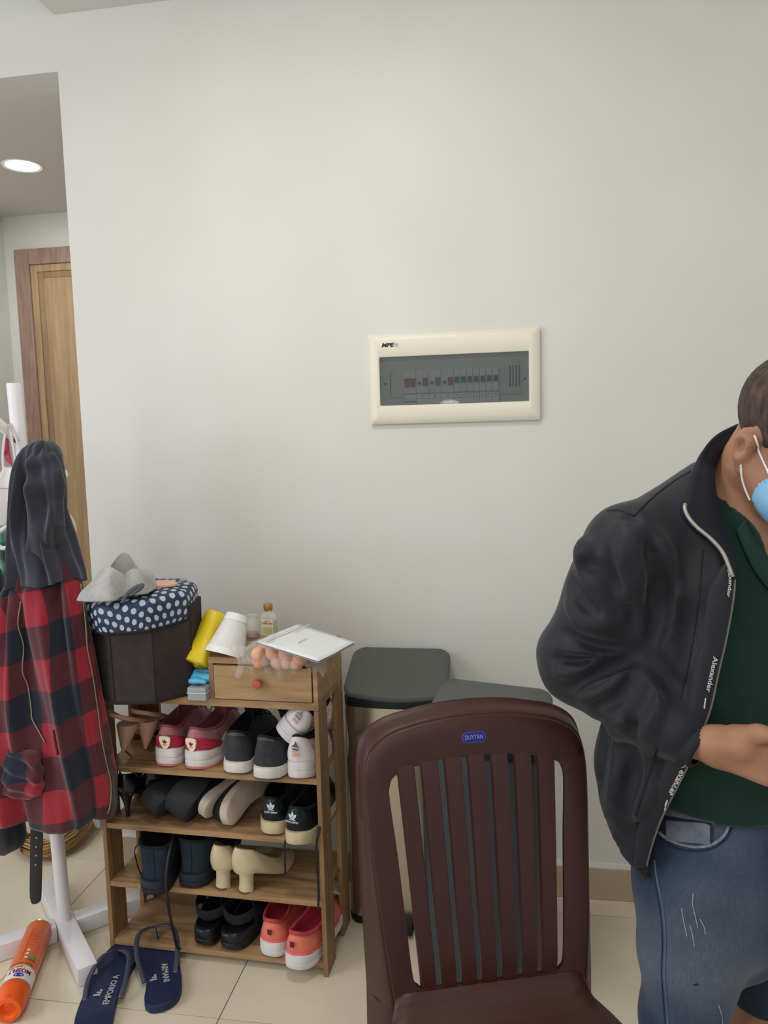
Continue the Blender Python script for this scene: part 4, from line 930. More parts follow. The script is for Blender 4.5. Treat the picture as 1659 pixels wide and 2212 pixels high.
# glass jar, oil bottle
glass = mat('clear glass', '#eef3ef', .04, alpha=.28, spec=.8); glass2 = mat('bottle glass', '#dfe8dc', .05, alpha=.38, spec=.8)
jp = at(545, 1392, 2.0); jp = Vector((jp.x, jp.y, BX)); j = thing('glass_jar', 'small clear glass jar between paper cone and oil bottle', 'jar', jp)
obj('glass', G().lathe([(.0195, 0), (.021, .003), (.021, .044), (.017, .050), (.0165, .060), (.0175, .062), (.0160, .062), (.0155, .050), (.0195, .043), (.0195, .004), (0, .003)], seg=36), glass, j, auto=50)
obj('contents', G().lathe([(.0190, .004), (.0190, .014), (0, .014)], seg=30), mat('terracotta cream', '#a5614a', .6), j)
bp_ = at(583, 1405, 1.99); bp_ = Vector((bp_.x, bp_.y, BX)); b = thing('oil_bottle', 'small flat bottle of pale green oil with gold cap and paper label', 'bottle', bp_, math.radians(-8))
def bring(w_, d_, z, n=28):
    e = 2/3.4; return [(w_*abs(math.cos(q))**e*(1 if math.cos(q) >= 0 else -1), d_*abs(math.sin(q))**e*(1 if math.sin(q) >= 0 else -1), z) for q in [2*PI*k/n for k in range(n)]]
obj('glass', G().grid([bring(.024, .0125, 0), bring(.0255, .0135, .003), bring(.0255, .0135, .052), bring(.023, .0125, .064), bring(.012, .011, .073), bring(.0105, .0105, .078), bring(.0105, .0105, .084)], cv=True, cap0=True), glass2, b, auto=50)
obj('oil', G().grid([bring(.0235, .0115, .003), bring(.0238, .0118, .055)], cv=True, cap0=True, cap1=True), mat('pale green oil', '#b5b26a', .1, alpha=.85, spec=.6), b, auto=50)
g = G().lathe([(.0115, .079), (.0120, .080), (.0120, .084), (.0125, .085), (.0125, .096), (.0118, .098), (0, .098)], seg=28)
obj('cap', g, mat('gold cap', '#b98a4c', .35, .5, bump=.2, bscale=600), b, auto=50)
obj('label', G().box((-.016, -.0148, .012), (.020, -.0139, .057)), mat('label paper', '#ddd9c2', .6), b, smooth=False)
lr = mat('label red', '#b6402f', .6); LM = lambda x, z: Matrix.Translation((x, -.0149, z)) @ Matrix.Rotation(PI/2, 4, 'X')
text('label_print', 'THIEN AN', .0075, lr, b, LM(.002, .046), off=.0002, sx=.95); text('label_print', 'DAU GIO', .004, lr, b, LM(.002, .052)); g = G(); g.box((-.013, -.0151, .016), (.017, -.0148, .036)); obj('label_panel', g, mat('label green', '#c3c48e', .6), b, smooth=False)
# bag of peach sponges
spg = mat('peach sponge', '#e2ab90', .85, col2='#d99d80', nscale=18, bump=.3, bscale=260)
def on_box(px, py, z=BX): return atz(px, py, z)
sp_ = [(548, 1440, .017), (578, 1452, .017), (604, 1448, .017), (632, 1440, .016), (560, 1422, .017), (590, 1420, .019), (620, 1422, .018), (650, 1430, .016), (575, 1404, .018), (605, 1402, .018), (635, 1408, .017), (660, 1418, .015)]
for k, (px, py, r) in enumerate(sp_):
    p = on_box(px, py+8, BX); 
    dz_ = 0
    if k < 4: p = Vector((p.x-.010, rk(.45, -.020).y, BX)); dz_ = -.022
    g = SDF((-.036, -.036, -.036), (.036, .036, .036), .003); g.ell((0, 0, 0), (r*1.14, r*1.22, r*1.08), k=0); o = relax(g.mesh(), 1)
    o = obj('peach_sponge', o, spg, None, auto=0, loc=(p.x, p.y, BX+r*1.14+.0008+dz_)); o.rotation_euler = (0, 0, k*.8); tag(o, 'peach round sponge packed in the clear crinkled bag on the drawer box', 'sponge', 'peach sponges in the clear bag')
def film(name, al=.22): return mat(name, '#e8ebec', .12, alpha=al, spec=.9, bump=1.0, bscale=45)
fm = film('clear crinkled film')
c0 = on_box(600, 1428); X_, Y_ = c0.x, c0.y
R = []; nx, ny = 40, 26
for i in range(nx+1):
    row = []
    for jj in range(ny+1):
        u = i/nx*2-1; v = jj/ny*2-1; x = X_+.115*u+.006*math.sin(7*v); y = Y_+.026+.056*v+.004*math.sin(5*u); e = max(abs(u)**3, abs(v)**4)
        z = BX+.041*(1-e)+.002+.0028*math.sin(23*u+9*v)*math.sin(17*v-5*u)+.002*math.sin(41*u*v+11*u)
        fr = rk(0, 0).y+(x-rk(0, 0).x)*math.tan(RA)
        if y < fr+.006: y_over = fr+.006-y; z = BX+.036-y_over*1.15-max(0, y_over-.02)*(.25+.45*math.sin(6*u+1)+.3*math.sin(19*u)); bulge = math.sin(min(PI, y_over/.052*PI)); y = fr-.004-.042*bulge**.7*(1-abs(u)**4)-.003*math.sin(30*u)
        row.append((x, y, max(z, BX+.0012) if y > fr else z))
    R.append(row)
o = obj('clear_bag', G().grid(R), fm, None, auto=0); tag(o, 'clear crinkled plastic bag holding the peach sponges on the drawer box', 'bag')
# white folded paper in a zip bag
pk = thing('paper_packet', 'white folded paper packet in a clear zip bag on the drawer box', 'packet', (0, 0, 0))
q = [atz(555, 1387, BX+.060), atz(644, 1348, BX+.062), atz(765, 1389, BX+.046), atz(688, 1428, BX+.046)]
pk.location = q[0]; q = [p-q[0] for p in q]
def quad_sheet(q, nn, th_, wob, ph=0, sc_=1.0):
    ctr = sum(q, Vector((0, 0, 0)))/4; q = [ctr+(p-ctr)*sc_ for p in q]; R = []
    for i in range(nn+1):
        row = []
        for j_ in range(nn+1):
            u, v = i/nn, j_/nn; p = (q[0]*(1-u)+q[1]*u)*(1-v)+(q[3]*(1-u)+q[2]*u)*v; row.append((p.x, p.y, p.z+wob*math.sin(5*u+ph)*math.sin(4*v+1+ph)+th_))
        R.append(row)
    return G().grid(R)
obj('paper', quad_sheet(q, 12, .0, .0012), mat('white sheet', '#e4e6e6', .6), pk, auto=0, solid=.0022, offset=0)
obj('inner_sheet', quad_sheet(q, 12, -.0040, .0014, .4, 1.01), mat('grey sheet', '#8d8f92', .6), pk, auto=0, solid=.001, offset=0)
obj('film', quad_sheet(q, 16, .0022, .002, .9, 1.035), film('zip bag film', .12), pk, auto=0)
e1, e0 = q[0], q[1]; nrm = ((q[1]-q[0]).cross(Vector((0, 0, 1)))).normalized()*-1
def strip(off, w_, m, nm, z_=.002):
    a, b = q[0]-nrm*off, q[1]-nrm*off; R = []
    for k in range(9):
        p = a*(1-k/8)+b*(k/8); p = p+Vector((0, 0, z_+.001*math.sin(k))); R.append([tuple(p), tuple(p-nrm*w_)])
    return obj(nm, G().grid(R), m, pk, auto=0, solid=.0005)
obj('zip_panel', G().grid([[tuple(q[0]*(1-u)+q[1]*u-nrm*.040*v+Vector((0, 0, .003*math.sin(5*u+3*v)))) for v in np.linspace(0, 1, 6)] for u in np.linspace(-.02, 1.0, 14)]), film('zip panel film', .35), pk, auto=0)
strip(.026, .0015, mat('zip line red', '#b98078', .5), 'zip_line'); strip(.014, .0012, mat('zip line pale', '#d5d0cc', .5), 'zip_line')
fx = (q[2]-q[3]).normalized(); ctr = (q[0]+q[1]+q[2]+q[3])/4; fy = (q[1]-q[0]); nn = fx.cross(fy).normalized()
wr = frame(ctr+nn*.0050+Vector((-.012, .0, 0)), (q[1]-q[0]), nn.cross(q[1]-q[0]))
g = G().tube([(-.024, -.004, 0), (-.021, .0, 0), (-.019, -.003, 0), (-.016, .0015, 0), (-.013, -.002, 0), (-.009, .003, 0), (-.006, -.001, 0), (-.001, .002, 0), (.004, -.0005, 0), (.010, .002, 0), (.016, .0, 0), (.022, .0015, 0)], .0005, seg=5)
obj('ink_mark', g, mat('grey ink', '#777a80', .7), pk, M=wr)
# ------------------------------------------------------------------ white coat stand
wp = mat('white lacquer', '#e2dfe0', .35, col2='#dcd8da', nscale=6, spec=.5)
st = thing('coat_stand', 'white coat stand with crossed feet, draped with clothes', 'coat stand', (-1.268, 1.872, 0))
sw = st.matrix_world = Matrix.Translation((-1.268, 1.872, 0))
def bar(a, b, w_, z0, z1, nm):
    a = Vector((a[0]+1.268, a[1]-1.872, 0)); b = Vector((b[0]+1.268, b[1]-1.872, 0)); d = (b-a); L_ = d.length; an = math.atan2(d.y, d.x)
    return obj(nm, G().box((0, -w_/2, z0), (L_, w_/2, z1), M=Matrix.Translation(a) @ Matrix.Rotation(an, 4, 'Z'), bev=.003), wp, st, auto=40)
bar((-1.441, 2.048), (-1.095, 1.696), .050, .001, .050, 'foot_bar')
c_ = Vector((-1.268, 1.872, 0)); dB = Vector((.286, .254, 0)).normalized()
pB = c_+dB*.245; bar(pB, c_+dB*.0255, .048, .0012, .0485, 'foot_bar'); bar(c_-dB*.0255, c_-dB*.26, .048, .0012, .0485, 'foot_bar')
top = at(29, 828, 1.872); top = Vector((top.x+1.268, 0, top.z))
obj('pole', G().tube([(0, 0, .050), tuple(Vector((0, 0, .05))*.5+top*.5), tuple(top-Vector((0, 0, .003))), tuple(top)], [.0185, .0180, .0178, .0165], seg=32, up=(0, 1, 0)), wp, st, auto=50)
def pole_at(z): f = (z-.05)/(top.z-.05); return Vector((-1.268, 1.872, 0))+Vector((top.x*f, 0, z))
def peg(p0, p1):
    p0 = Vector(p0)-c_; p1 = Vector(p1)-c_; d = (p1-p0).normalized(); return obj('peg', G().tube([tuple(p0), tuple(p1-d*.002), tuple(p1)], [.0125, .0125, .0105], seg=20), wp, st, auto=50)
peg(pole_at(1.40), at(-14, 905, 1.77)); peg(pole_at(1.26), at(141, 1021, 1.86)); peg(pole_at(1.30), at(92, 966, 1.735)); peg(pole_at(1.22), at(-30, 1010, 1.95))
# ------------------------------------------------------------------ cloth helpers: hanging garments as folded lofts
def garment(nm, rows, Y, dep, m, par=None, folds=((3, .010, .0), (7, .005, 1.3)), nq=96, nr=60, uvs=1.0, amp=1.0, twist=.8, hem=None, solid=.003, close=True, wav=0.0, seed=0, arc=(0, 2*PI), skew=0.0):
    """rows: (py, x_left, x_right) in the photo at depth Y (number or list); dep: half thickness"""
    rr = np.array(rows, float); ys = np.linspace(rr[0, 0], rr[-1, 0], nr); xl = np.interp(ys, rr[:, 0], rr[:, 1]); xr = np.interp(ys, rr[:, 0], rr[:, 2])
    Ys = np.interp(ys, rr[:, 0], Y if hasattr(Y, '__len__') else [Y]*len(rr)); ds = np.interp(ys, rr[:, 0], dep if hasattr(dep, '__len__') else [dep]*len(rr))
    P = []; U = []
    for i, y in enumerate(ys):
        a = at(xl[i], y, Ys[i]); b = at(xr[i], y, Ys[i]); c = (a+b)/2; hw = (b-a).length/2; f = i/(nr-1); row = []; uv = []; acc = 0; prev = None
        for k in range(nq):
            q = arc[0]+(arc[1]-arc[0])*k/(nq if close else nq-1); ex = .8
            cx_ = math.copysign(abs(math.cos(q))**ex, math.cos(q)); sy = math.copysign(abs(math.sin(q))**ex, math.sin(q))
            w_ = sum(A*math.sin(n*q+ph+twist*f*n*.6+.8*math.sin(5*f+n)) for n, A, ph in folds)*amp*(.35+.65*min(1, f*4))
            edge = 1-abs(cx_)**6
            x = c.x+hw*cx_+w_*.25*cx_; yy = c.y-(ds[i]+w_*edge)*sy; z = c.z+(hem(q) if hem is not None else 0)*f**8+wav*math.sin(4*q+seed)*f
            p = Vector((x, yy, z)); 
            if prev is not None: acc += (p-prev).length
            prev = p; row.append(tuple(p)); uv.append((acc, z+skew*acc))
        P.append(row); U.append(uv)
    g = G().grid(P, cv=close, uv=U if close else U)
    if close:   # drop the wrap-around smear in the uv of the last column
        for k, q in enumerate(g.f):
            u = [g.uv[k][j][0] for j in range(4)]
            if max(u)-min(u) > .1: g.uv[k] = [(uu if uu > .1 else max(u), vv) for uu, vv in g.uv[k]]
    return g, P
def plaid(name):
    m = bpy.data.materials.new(name); m.use_nodes = True; nt = m.node_tree; b = nt.nodes['Principled BSDF']; b.inputs['Roughness'].default_value = .9; b.inputs['Sheen Weight'].default_value = .25; b.inputs['Specular IOR Level'].default_value = .2
    tc = nt.nodes.new('ShaderNodeTexCoord'); sp = nt.nodes.new('ShaderNodeSeparateXYZ'); nt.links.new(tc.outputs['UV'], sp.inputs[0])
    def stripe(o, sc, off):
        a = nt.nodes.new('ShaderNodeMath'); a.operation = 'MULTIPLY_ADD'; nt.links.new(o, a.inputs[0]); a.inputs[1].default_value = sc; a.inputs[2].default_value = off
        f = nt.nodes.new('ShaderNodeMath'); f.operation = 'FRACT'; nt.links.new(a.outputs[0], f.inputs[0])
        l = nt.nodes.new('ShaderNodeMath'); l.operation = 'LESS_THAN'; nt.links.new(f.outputs[0], l.inputs[0]); l.inputs[1].default_value = .5; return l.outputs[0]
    s1 = stripe(sp.outputs[0], 1/.160, .20); s2 = stripe(sp.outputs[1], 1/.166, .12)
    ad = nt.nodes.new('ShaderNodeMath'); ad.operation = 'ADD'; nt.links.new(s1, ad.inputs[0]); nt.links.new(s2, ad.inputs[1])
    hv = nt.nodes.new('ShaderNodeMath'); hv.operation = 'MULTIPLY'; nt.links.new(ad.outputs[0], hv.inputs[0]); hv.inputs[1].default_value = .5
    r = nt.nodes.new('ShaderNodeValToRGB'); r.color_ramp.interpolation = 'CONSTANT'; r.color_ramp.elements[0].color = hx('#1e2330'); r.color_ramp.elements[1].position = .3; r.color_ramp.elements[1].color = hx('#4e222b')
    e = r.color_ramp.elements.new(.8); e.color = hx('#8e2530'); nt.links.new(hv.outputs[0], r.inputs[0]); nt.links.new(r.outputs[0], b.inputs['Base Color'])
    n = nt.nodes.new('ShaderNodeTexNoise'); n.inputs['Scale'].default_value = 380; nt.links.new(tc.outputs['Object'], n.inputs['Vector']); bp = nt.nodes.new('ShaderNodeBump'); bp.inputs['Strength'].default_value = .3; bp.inputs['Distance'].default_value = .002
    nt.links.new(n.outputs['Fac'], bp.inputs['Height']); nt.links.new(bp.outputs['Normal'], b.inputs['Normal']); return m
pl = plaid('red and black buffalo check'); navy_c = mat('charcoal navy cotton', '#33353f', .9, col2='#2d2f38', nscale=14, bump=.3, bscale=350, sheen=.3, spec=.2)
jk = thing('hooded_jacket', 'red and black check jacket with charcoal hood, hanging on the white coat stand', 'jacket', (0, 0, 0))
body_rows = [(1215, 33, 160), (1250, 28, 172), (1280, 13, 178), (1330, 10, 183), (1400, 10, 194), (1500, 9, 207), (1600, 9, 222), (1680, 9, 236), (1740, 10, 240), (1762, 11, 234)]
hemf = lambda q: -.018*max(0, -math.cos(q-.2))+.006*math.sin(3*q)
g, P = garment('body', body_rows, 1.742, [.040, .045, .052, .058, .062, .066, .07, .07, .068, .062], pl, folds=((3, .012, .6), (5, .020, 0.2), (9, .013, 1.3), (14, .006, 2), (23, .0025, .3)), nr=110, nq=160, hem=hemf, wav=.004, skew=.16)
obj('body', g, pl, jk, auto=0, solid=.003); bv = bvh_of(g)
up_rows = [(950, 86, 100), (957, 72, 112), (968, 58, 122), (985, 48, 130), (1010, 42, 134), (1050, 38, 137), (1100, 35, 135), (1150, 32, 149), (1200, 30, 161), (1235, 28, 171), (1256, 24, 174)]
g, P = garment('yoke', up_rows, 1.740, [.01, .028, .036, .040, .043, .045, .047, .05, .053, .055, .057], navy_c, folds=((3, .012, .9), (5, .014, .2), (9, .010, 1.0), (14, .006, .4), (25, .002, 1)), nr=90, nq=150, hem=lambda q: -.018*max(0, -math.cos(q))+.012*max(0, math.sin(2*q+.5)), wav=.002)
obj('yoke', g, navy_c, jk, auto=0, solid=.003); by_ = bvh_of(g)
# hood folded down the front of the yoke
hr = [(957, 82, 104), (985, 66, 120), (1020, 60, 133), (1048, 60, 135), (1080, 62, 130), (1110, 63, 132), (1135, 62, 136), (1170, 58, 130), (1205, 55, 122), (1238, 52, 108)]
g, P = garment('hood', hr, [1.733, 1.717, 1.707, 1.703, 1.707, 1.705, 1.703, 1.709, 1.717, 1.730], [.006, .020, .028, .030, .028, .030, .030, .026, .020, .008], navy_c, folds=((3, .010, 2.0), (6, .006, .5), (10, .003, 1)), nr=90, nq=110, wav=.004)
for i in range(len(g.v)):
    x, y, z = g.v[i]; t_ = z*75-x*45+1.6*math.sin(z*23); g.v[i] = (x, y-.009*math.sin(t_)*(.6+.4*math.sin(x*60+z*20)), z)
obj('hood', g, navy_c, jk, auto=0, solid=.003)
zipm = mat('brass zip', '#8f836c', .4, .7); zips = mat('silver zip pull', '#b9b9bd', .3, .9)
def surf_line(bv_, px_pts, n, lift, r, m, nm, par, ry=None):
    p = smooth_path(px_pts, n); out = []
    for x, y in p:
        h = on(bv_, x, y, lift)
        if h: out.append(tuple(h[0]))
    if len(out) < 3: return None
    return obj(nm, G().tube(out, r, seg=6, ry=ry), m, par, auto=0)
surf_line(bv, [(47, 1298), (40, 1330), (40, 1355), (51, 1395), (48, 1450), (60, 1480), (68, 1530), (70, 1552), (86, 1582), (98, 1604)], 60, .002, .0022, zipm, 'zip', jk)
surf_line(bv, [(172, 1262), (181, 1330), (188, 1400), (199, 1460), (208, 1520), (217, 1590), (226, 1640), (237, 1690), (237, 1735), (232, 1756)], 70, .003, .0024, zipm, 'zip', jk)
seam = mat('dark seam', '#23161b', .9)
# bunched sleeve and pocket welts at the lower left
g, P = garment('sleeve', [(1618, 20, 60), (1626, 14, 84), (1645, 10, 90), (1668, 9, 92), (1690, 8, 92), (1712, 11, 90), (1722, 18, 80)], [1.684, 1.672, 1.668, 1.664, 1.660, 1.662, 1.672], [.004, .010, .014, .018, .020, .016, .006], pl, folds=((3, .004, 0), (6, .003, 1)), nr=40, nq=70, wav=.003)
for i in range(len(g.v)):
    x, y, z = g.v[i]; g.v[i] = (x, y-.005*math.sin(z*170+x*60), z)
obj('sleeve', g, pl, jk, auto=0, solid=.002)
redc = mat('red flannel', '#8e2530', .9)
surf_line(bv, [(118, 1576), (122, 1600), (128, 1630)], 12, .002, .007, redc, 'pocket_welt', jk, ry=.0012)
o = obj('zip_pull', G().tube([tuple(at(115, 1776, 1.735)), tuple(at(114, 1786, 1.735))], .004, seg=8), zips, jk)
# ------------------------------------------------------------------ other clothes on the stand
bg = thing('black_garment', 'black garment hanging at the far left of the coat stand', 'garment', (0, 0, 0))
g, P = garment('cloth', [(1215, -24, -12), (1240, -50, 1), (1300, -60, 5), (1400, -70, 7), (1550, -78, 14), (1700, -84, 34), (1780, -85, 46), (1808, -84, 51), (1826, -80, 44), (1846, -70, 6)], 1.83, [.01, .03, .035, .04, .04, .045, .045, .04, .03, .012], None, folds=((3, .008, 0), (5, .006, 1), (9, .003, 2)), wav=.003)
obj('cloth', g, mat('black jersey', '#17191f', .9, sheen=.2, bump=.2, bscale=300), bg, auto=0, solid=.002)
tk = thing('white_camisole', 'white camisole with crimson lining hung by straps on the left peg', 'camisole', (0, 0, 0))
wcl = mat('white knit cotton', '#d7d2d0', .85, col2='#cfcac9', nscale=10, bump=.15, bscale=300); crl = mat('crimson lining', '#a63a50', .7)
g, P = garment('cloth', [(1008, 12, 30), (1016, 6, 40), (1040, -6, 44), (1080, -10, 44), (1110, -8, 42), (1125, -2, 36), (1135, 2, 30)], 1.855, [.006, .014, .022, .022, .018, .012, .006], None, folds=((3, .005, 0), (6, .003, 1)), nr=40, nq=80)
obj('cloth', g, wcl, tk, auto=0, solid=.002); bt = bvh_of(g)
surf_line(bt, [(-6, 1054), (20, 1055), (40, 1055)], 20, .0008, .0010, mat('knit hem grey', '#9a9693', .9), 'hem_line', tk)
for pts in ([(20, 917), (24, 940), (30, 975), (36, 1012)], [(16, 917), (9, 950), (6, 985), (8, 1020)], [(24, 915), (33, 940), (40, 965), (46, 990)]):
    obj('strap', G().tube([tuple(at(x, y, 1.80+.0006*(y-915))) for x, y in smooth_path(pts, 14)], .0042, seg=8, ry=.0012, up=(0, -1, 0)), wcl, tk, auto=0)
g = G().grid([[tuple(at(x, y, 1.845)) for x, y in row] for row in ([(8, 938), (13, 938), (18, 938)], [(9, 975), (14, 975), (21, 975)], [(14, 996), (20, 1000), (27, 1003)], [(24, 1003), (30, 1008), (34, 1012)])]); obj('lining', g, crl, tk, auto=0, solid=.002)
g = G().grid([[tuple(at(x, y, 1.84)) for x, y in row] for row in ([(25, 927), (29, 927)], [(27, 940), (36, 940)], [(30, 955), (36, 957)])]); obj('lining', g, crl, tk, auto=0, solid=.002)
g = G(); c0 = at(27, 937, 1.795)
for k in range(5): q = 2*PI*k/5; g.lathe([(.0001, .0022), (.0022, .0012), (.0026, 0), (.0022, -.0012)], c=(c0.x+.0035*math.cos(q), c0.y, c0.z+.0035*math.sin(q)), seg=8)
f_ = obj('flower_trim', g, mat('ivory trim', '#d9cfae', .6), tk); f_['kind'] = 'stuff'
# twisted pale cloth below it
tw = thing('twisted_cloth', 'pale grey twisted cloth hanging below the white camisole', 'cloth', (0, 0, 0))
obj('cloth', G().tube([tuple(at(x, y, 1.84)) for x, y in smooth_path([(30, 1120), (20, 1135), (4, 1145), (-12, 1160), (-6, 1178), (12, 1184), (26, 1170), (31, 1140), (30, 1118)], 40)], [.010+.004*math.sin(k*.5) for k in range(40)], seg=12, ry=.006), wcl, tw, auto=0)
flo = bpy.data.materials.new('tropical print'); flo.use_nodes = True; nt = flo.node_tree; b = nt.nodes['Principled BSDF']; b.inputs['Roughness'].default_value = .7
tc = nt.nodes.new('ShaderNodeTexCoord'); n = nt.nodes.new('ShaderNodeTexNoise'); n.inputs['Scale'].default_value = 15; n.inputs['Detail'].default_value = 1; nt.links.new(tc.outputs['Object'], n.inputs['Vector'])
r = nt.nodes.new('ShaderNodeValToRGB'); r.color_ramp.interpolation = 'CONSTANT'; cols = ['#1d3a38', '#2f5a4c', '#4e7a66', '#a8964a', '#7c4c3c', '#6b8a7c']
r.color_ramp.elements[0].color = hx(cols[0]); r.color_ramp.elements[1].position = .40; r.color_ramp.elements[1].color = hx(cols[1])
for p_, c in ((.47, cols[2]), (.56, cols[5]), (.61, cols[3]), (.66, cols[4])): e = r.color_ramp.elements.new(p_); e.color = hx(c)
nt.links.new(n.outputs['Fac'], r.inputs[0]); nt.links.new(r.outputs[0], b.inputs['Base Color'])
fl_ = thing('printed_dress', 'green tropical-print cloth hanging between the camisole and the hooded jacket', 'dress', (0, 0, 0))
g, P = garment('cloth', [(1120, 4, 26), (1150, 2, 34), (1200, 4, 38), (1260, 8, 44), (1330, 8, 50), (1400, 10, 60)], 1.868-.008+.06, [.006, .016, .02, .022, .022, .02], None, folds=((3, .006, 0), (6, .003, 1)), nr=40)
obj('cloth', g, flo, fl_, auto=0, solid=.002)
# belt
bl = thing('belt', 'black leather belt with metal-ringed holes, hanging below the check jacket', 'belt', (0, 0, 0))
lea = mat('black belt leather', '#17181b', .45, col2='#1f2023', nscale=20, bump=.15, bscale=300)
pr = [(1690, 68, 94), (1780, 66.5, 93), (1850, 65.5, 91), (1920, 64.5, 89.5), (1938, 65, 89), (1946, 67, 87.5), (1951, 69, 82), (1952, 71, 78)]
bp_ = []
for y, x0, x1 in pr: a, b_ = at(x0, y, 1.728), at(x1, y, 1.728); bp_.append([(a.x, a.y-.0015, a.z), (a.x+.001, a.y-.002, a.z), (b_.x-.001, b_.y-.002, b_.z), (b_.x, b_.y-.0015, b_.z), (b_.x, b_.y+.0015, b_.z), (a.x, a.y+.0015, a.z)])
obj('strap', G().grid(bp_, cv=True, cap0=True, cap1=True), lea, bl, auto=30)
for x, y in ((79, 1793), (78.5, 1810), (78, 1829), (77.6, 1848), (77, 1868)):
    c = at(x, y, 1.7255); obj('hole_ring', G().lathe([(.0012, 0), (.0022, .0004), (.0024, -.0004)], seg=12, M=Matrix.Translation(c) @ Matrix.Rotation(PI/2, 4, 'X')), zips, bl)
# white sleeve end behind
wc_ = thing('white_cloth', 'end of a white cloth hanging between the check jacket and the rack', 'cloth', (0, 0, 0))
g, P = garment('cloth', [(1640, 176, 196), (1700, 190, 214), (1740, 202, 219), (1770, 205, 221), (1783, 210, 221), (1787, 214, 220)], 1.90, [.01, .014, .014, .012, .008, .004], None, folds=((3, .003, 0), (5, .002, 1)), nr=36, nq=60)
obj('cloth', g, mat('white cotton', '#c9ccd0', .85), wc_, auto=0, solid=.002)
# pale yellow straw hat behind the jacket
yh = at(138, 1145, 1.93); o = obj('straw_hat', G().lathe([(.0001, .035), (.03, .033), (.034, .004), (.036, .0), (.044, -.002), (.045, -.004), (.0001, -.003)], seg=36), mat('pale yellow straw', '#d8cf9c', .8, bump=.5, bscale=150), None, loc=(yh.x-.006, yh.y, yh.z)); o.rotation_euler = (math.radians(80), math.radians(0), math.radians(20)); o.scale = (.85, 1.15, 1)
tag(o, 'pale yellow straw hat partly showing behind the hooded jacket', 'hat')
# straw broom head lying curved on the hall floor
br = thing('straw_broom', 'bundle of golden straw lying curved on the floor behind the coat stand', 'broom', (0, 0, 0))
strw = [mat('straw %d' % k, c, .8) for k, c in enumerate(('#b08c58', '#9c7745', '#c5a26c'))]
core = [atz(40, 1800, .03), atz(62, 1822, .035), atz(100, 1835, .035), atz(140, 1822, .035), atz(175, 1790, .04), atz(205, 1745, .045), atz(222, 1705, .05)]
g = [G(), G(), G()]
rnd = random.Random(3)
for k in range(150):
    r_ = math.sqrt(rnd.random()); q = rnd.random()*2*PI; e = rnd.uniform(-.006, .006); pts = []
    for i, c in enumerate(core):
        sp_ = (.030+.006*i*.3); tx = (core[min(i+1, 6)]-core[max(i-1, 0)]).normalized(); nx_ = tx.cross(Vector((0, 0, 1))).normalized()
        pts.append(tuple(c+nx_*(sp_*r_*math.cos(q+i*.25))+Vector((0, 0, sp_*r_*math.sin(q+i*.25)*.9+e))))
    i0 = rnd.choice((0, 0, 1)); g[k % 3].tube(smooth_path(pts[i0:], 12), .0013, seg=4)
for k in range(3): o = obj('straws', g[k], strw[k], br, auto=0); o['kind'] = 'stuff'
tx = (core[2]-core[1]).normalized(); Mx = frame(core[1], tx.cross(Vector((0, 0, 1))), Vector((0, 0, 1)))
obj('binding', G().lathe([(.033, -.004), (.035, 0), (.033, .004)], seg=24, M=Mx), mat('binding brown', '#6b4a2a', .6), br)
# ------------------------------------------------------------------ orange spray can lying on the floor
cr = .0355
A = atz(85, 2012, cr+.001); B = atz(16, 2184, cr+.001); A.z = B.z = cr+.0015
sc_ = thing('spray_can', 'orange insect spray can lying on the floor by the coat stand', 'spray can', A); dz = (B-A).normalized(); xx = Vector((0, 0, 1)).cross(dz).normalized()
SM = Matrix(((xx.x, 0, dz.x, A.x), (xx.y, 0, dz.y, A.y), (0, 1, 0, A.z), (0, 0, 0, 1))); SM[0][1] = 0; SM[1][1] = 0
yv = dz.cross(xx); SM = Matrix(((xx.x, yv.x, dz.x, A.x), (xx.y, yv.y, dz.y, A.y), (xx.z, yv.z, dz.z, A.z), (0, 0, 0, 1))); sc_.matrix_world = SM
Lc = (B-A).length
ora = mat('orange print', '#d9592a', .3, col2='#e0743a', nscale=18, spec=.6); cap_m = mat('orange cap', '#f0601c', .4, spec=.5); whp = mat('can white', '#dcdcda', .3, spec=.6)
tin = mat('tin', '#b5b5b5', .3, .9)
obj('body', G().lathe([(cr*.8, .004), (cr*.96, .0), (cr, .004), (cr, Lc*.62)], seg=40), ora, sc_, auto=50); obj('base_rim', G().lathe([(cr*.97, -.0015), (cr*1.02, .001), (cr*1.0, .004)], seg=40), tin, sc_)
obj('white_band', G().lathe([(cr*1.001, Lc*.62), (cr*1.001, Lc*.80), (cr*.96, Lc*.815), (cr*.8, Lc*.82)], seg=40), whp, sc_, auto=50)
capz = Lc*.785
obj('cap', G().lathe([(cr*1.01, capz), (cr*1.06, capz+.002), (cr*1.05, capz+.030), (cr*.98, capz+.046), (cr*.93, capz+.060), (cr*.86, capz+.066), (cr*.60, capz+.067), (cr*.5, capz+.060), (cr*.35, capz+.052), (0, capz+.051)], seg=48), cap_m, sc_, auto=50)
obj('cap_nozzle', G().box((-.006, cr*.3, capz+.052), (.006, cr*.98, capz+.064), bev=.002), cap_m, sc_)
def cyl_text(nm, s_, size, m, zc, ang, r=cr+.0004, flip_=True, sx=1.0, off=.0004):
    o = text(nm, s_, size, m, sc_, Matrix.Identity(4), off=off, sx=sx); me = o.data
    for v in me.vertices:
        x, y = (-v.co.x, -v.co.y) if flip_ else (v.co.x, v.co.y); a = ang-x/r; rr_ = r+.0002; v.co = Vector((rr_*math.cos(a), rr_*math.sin(a), zc-y))
    return o
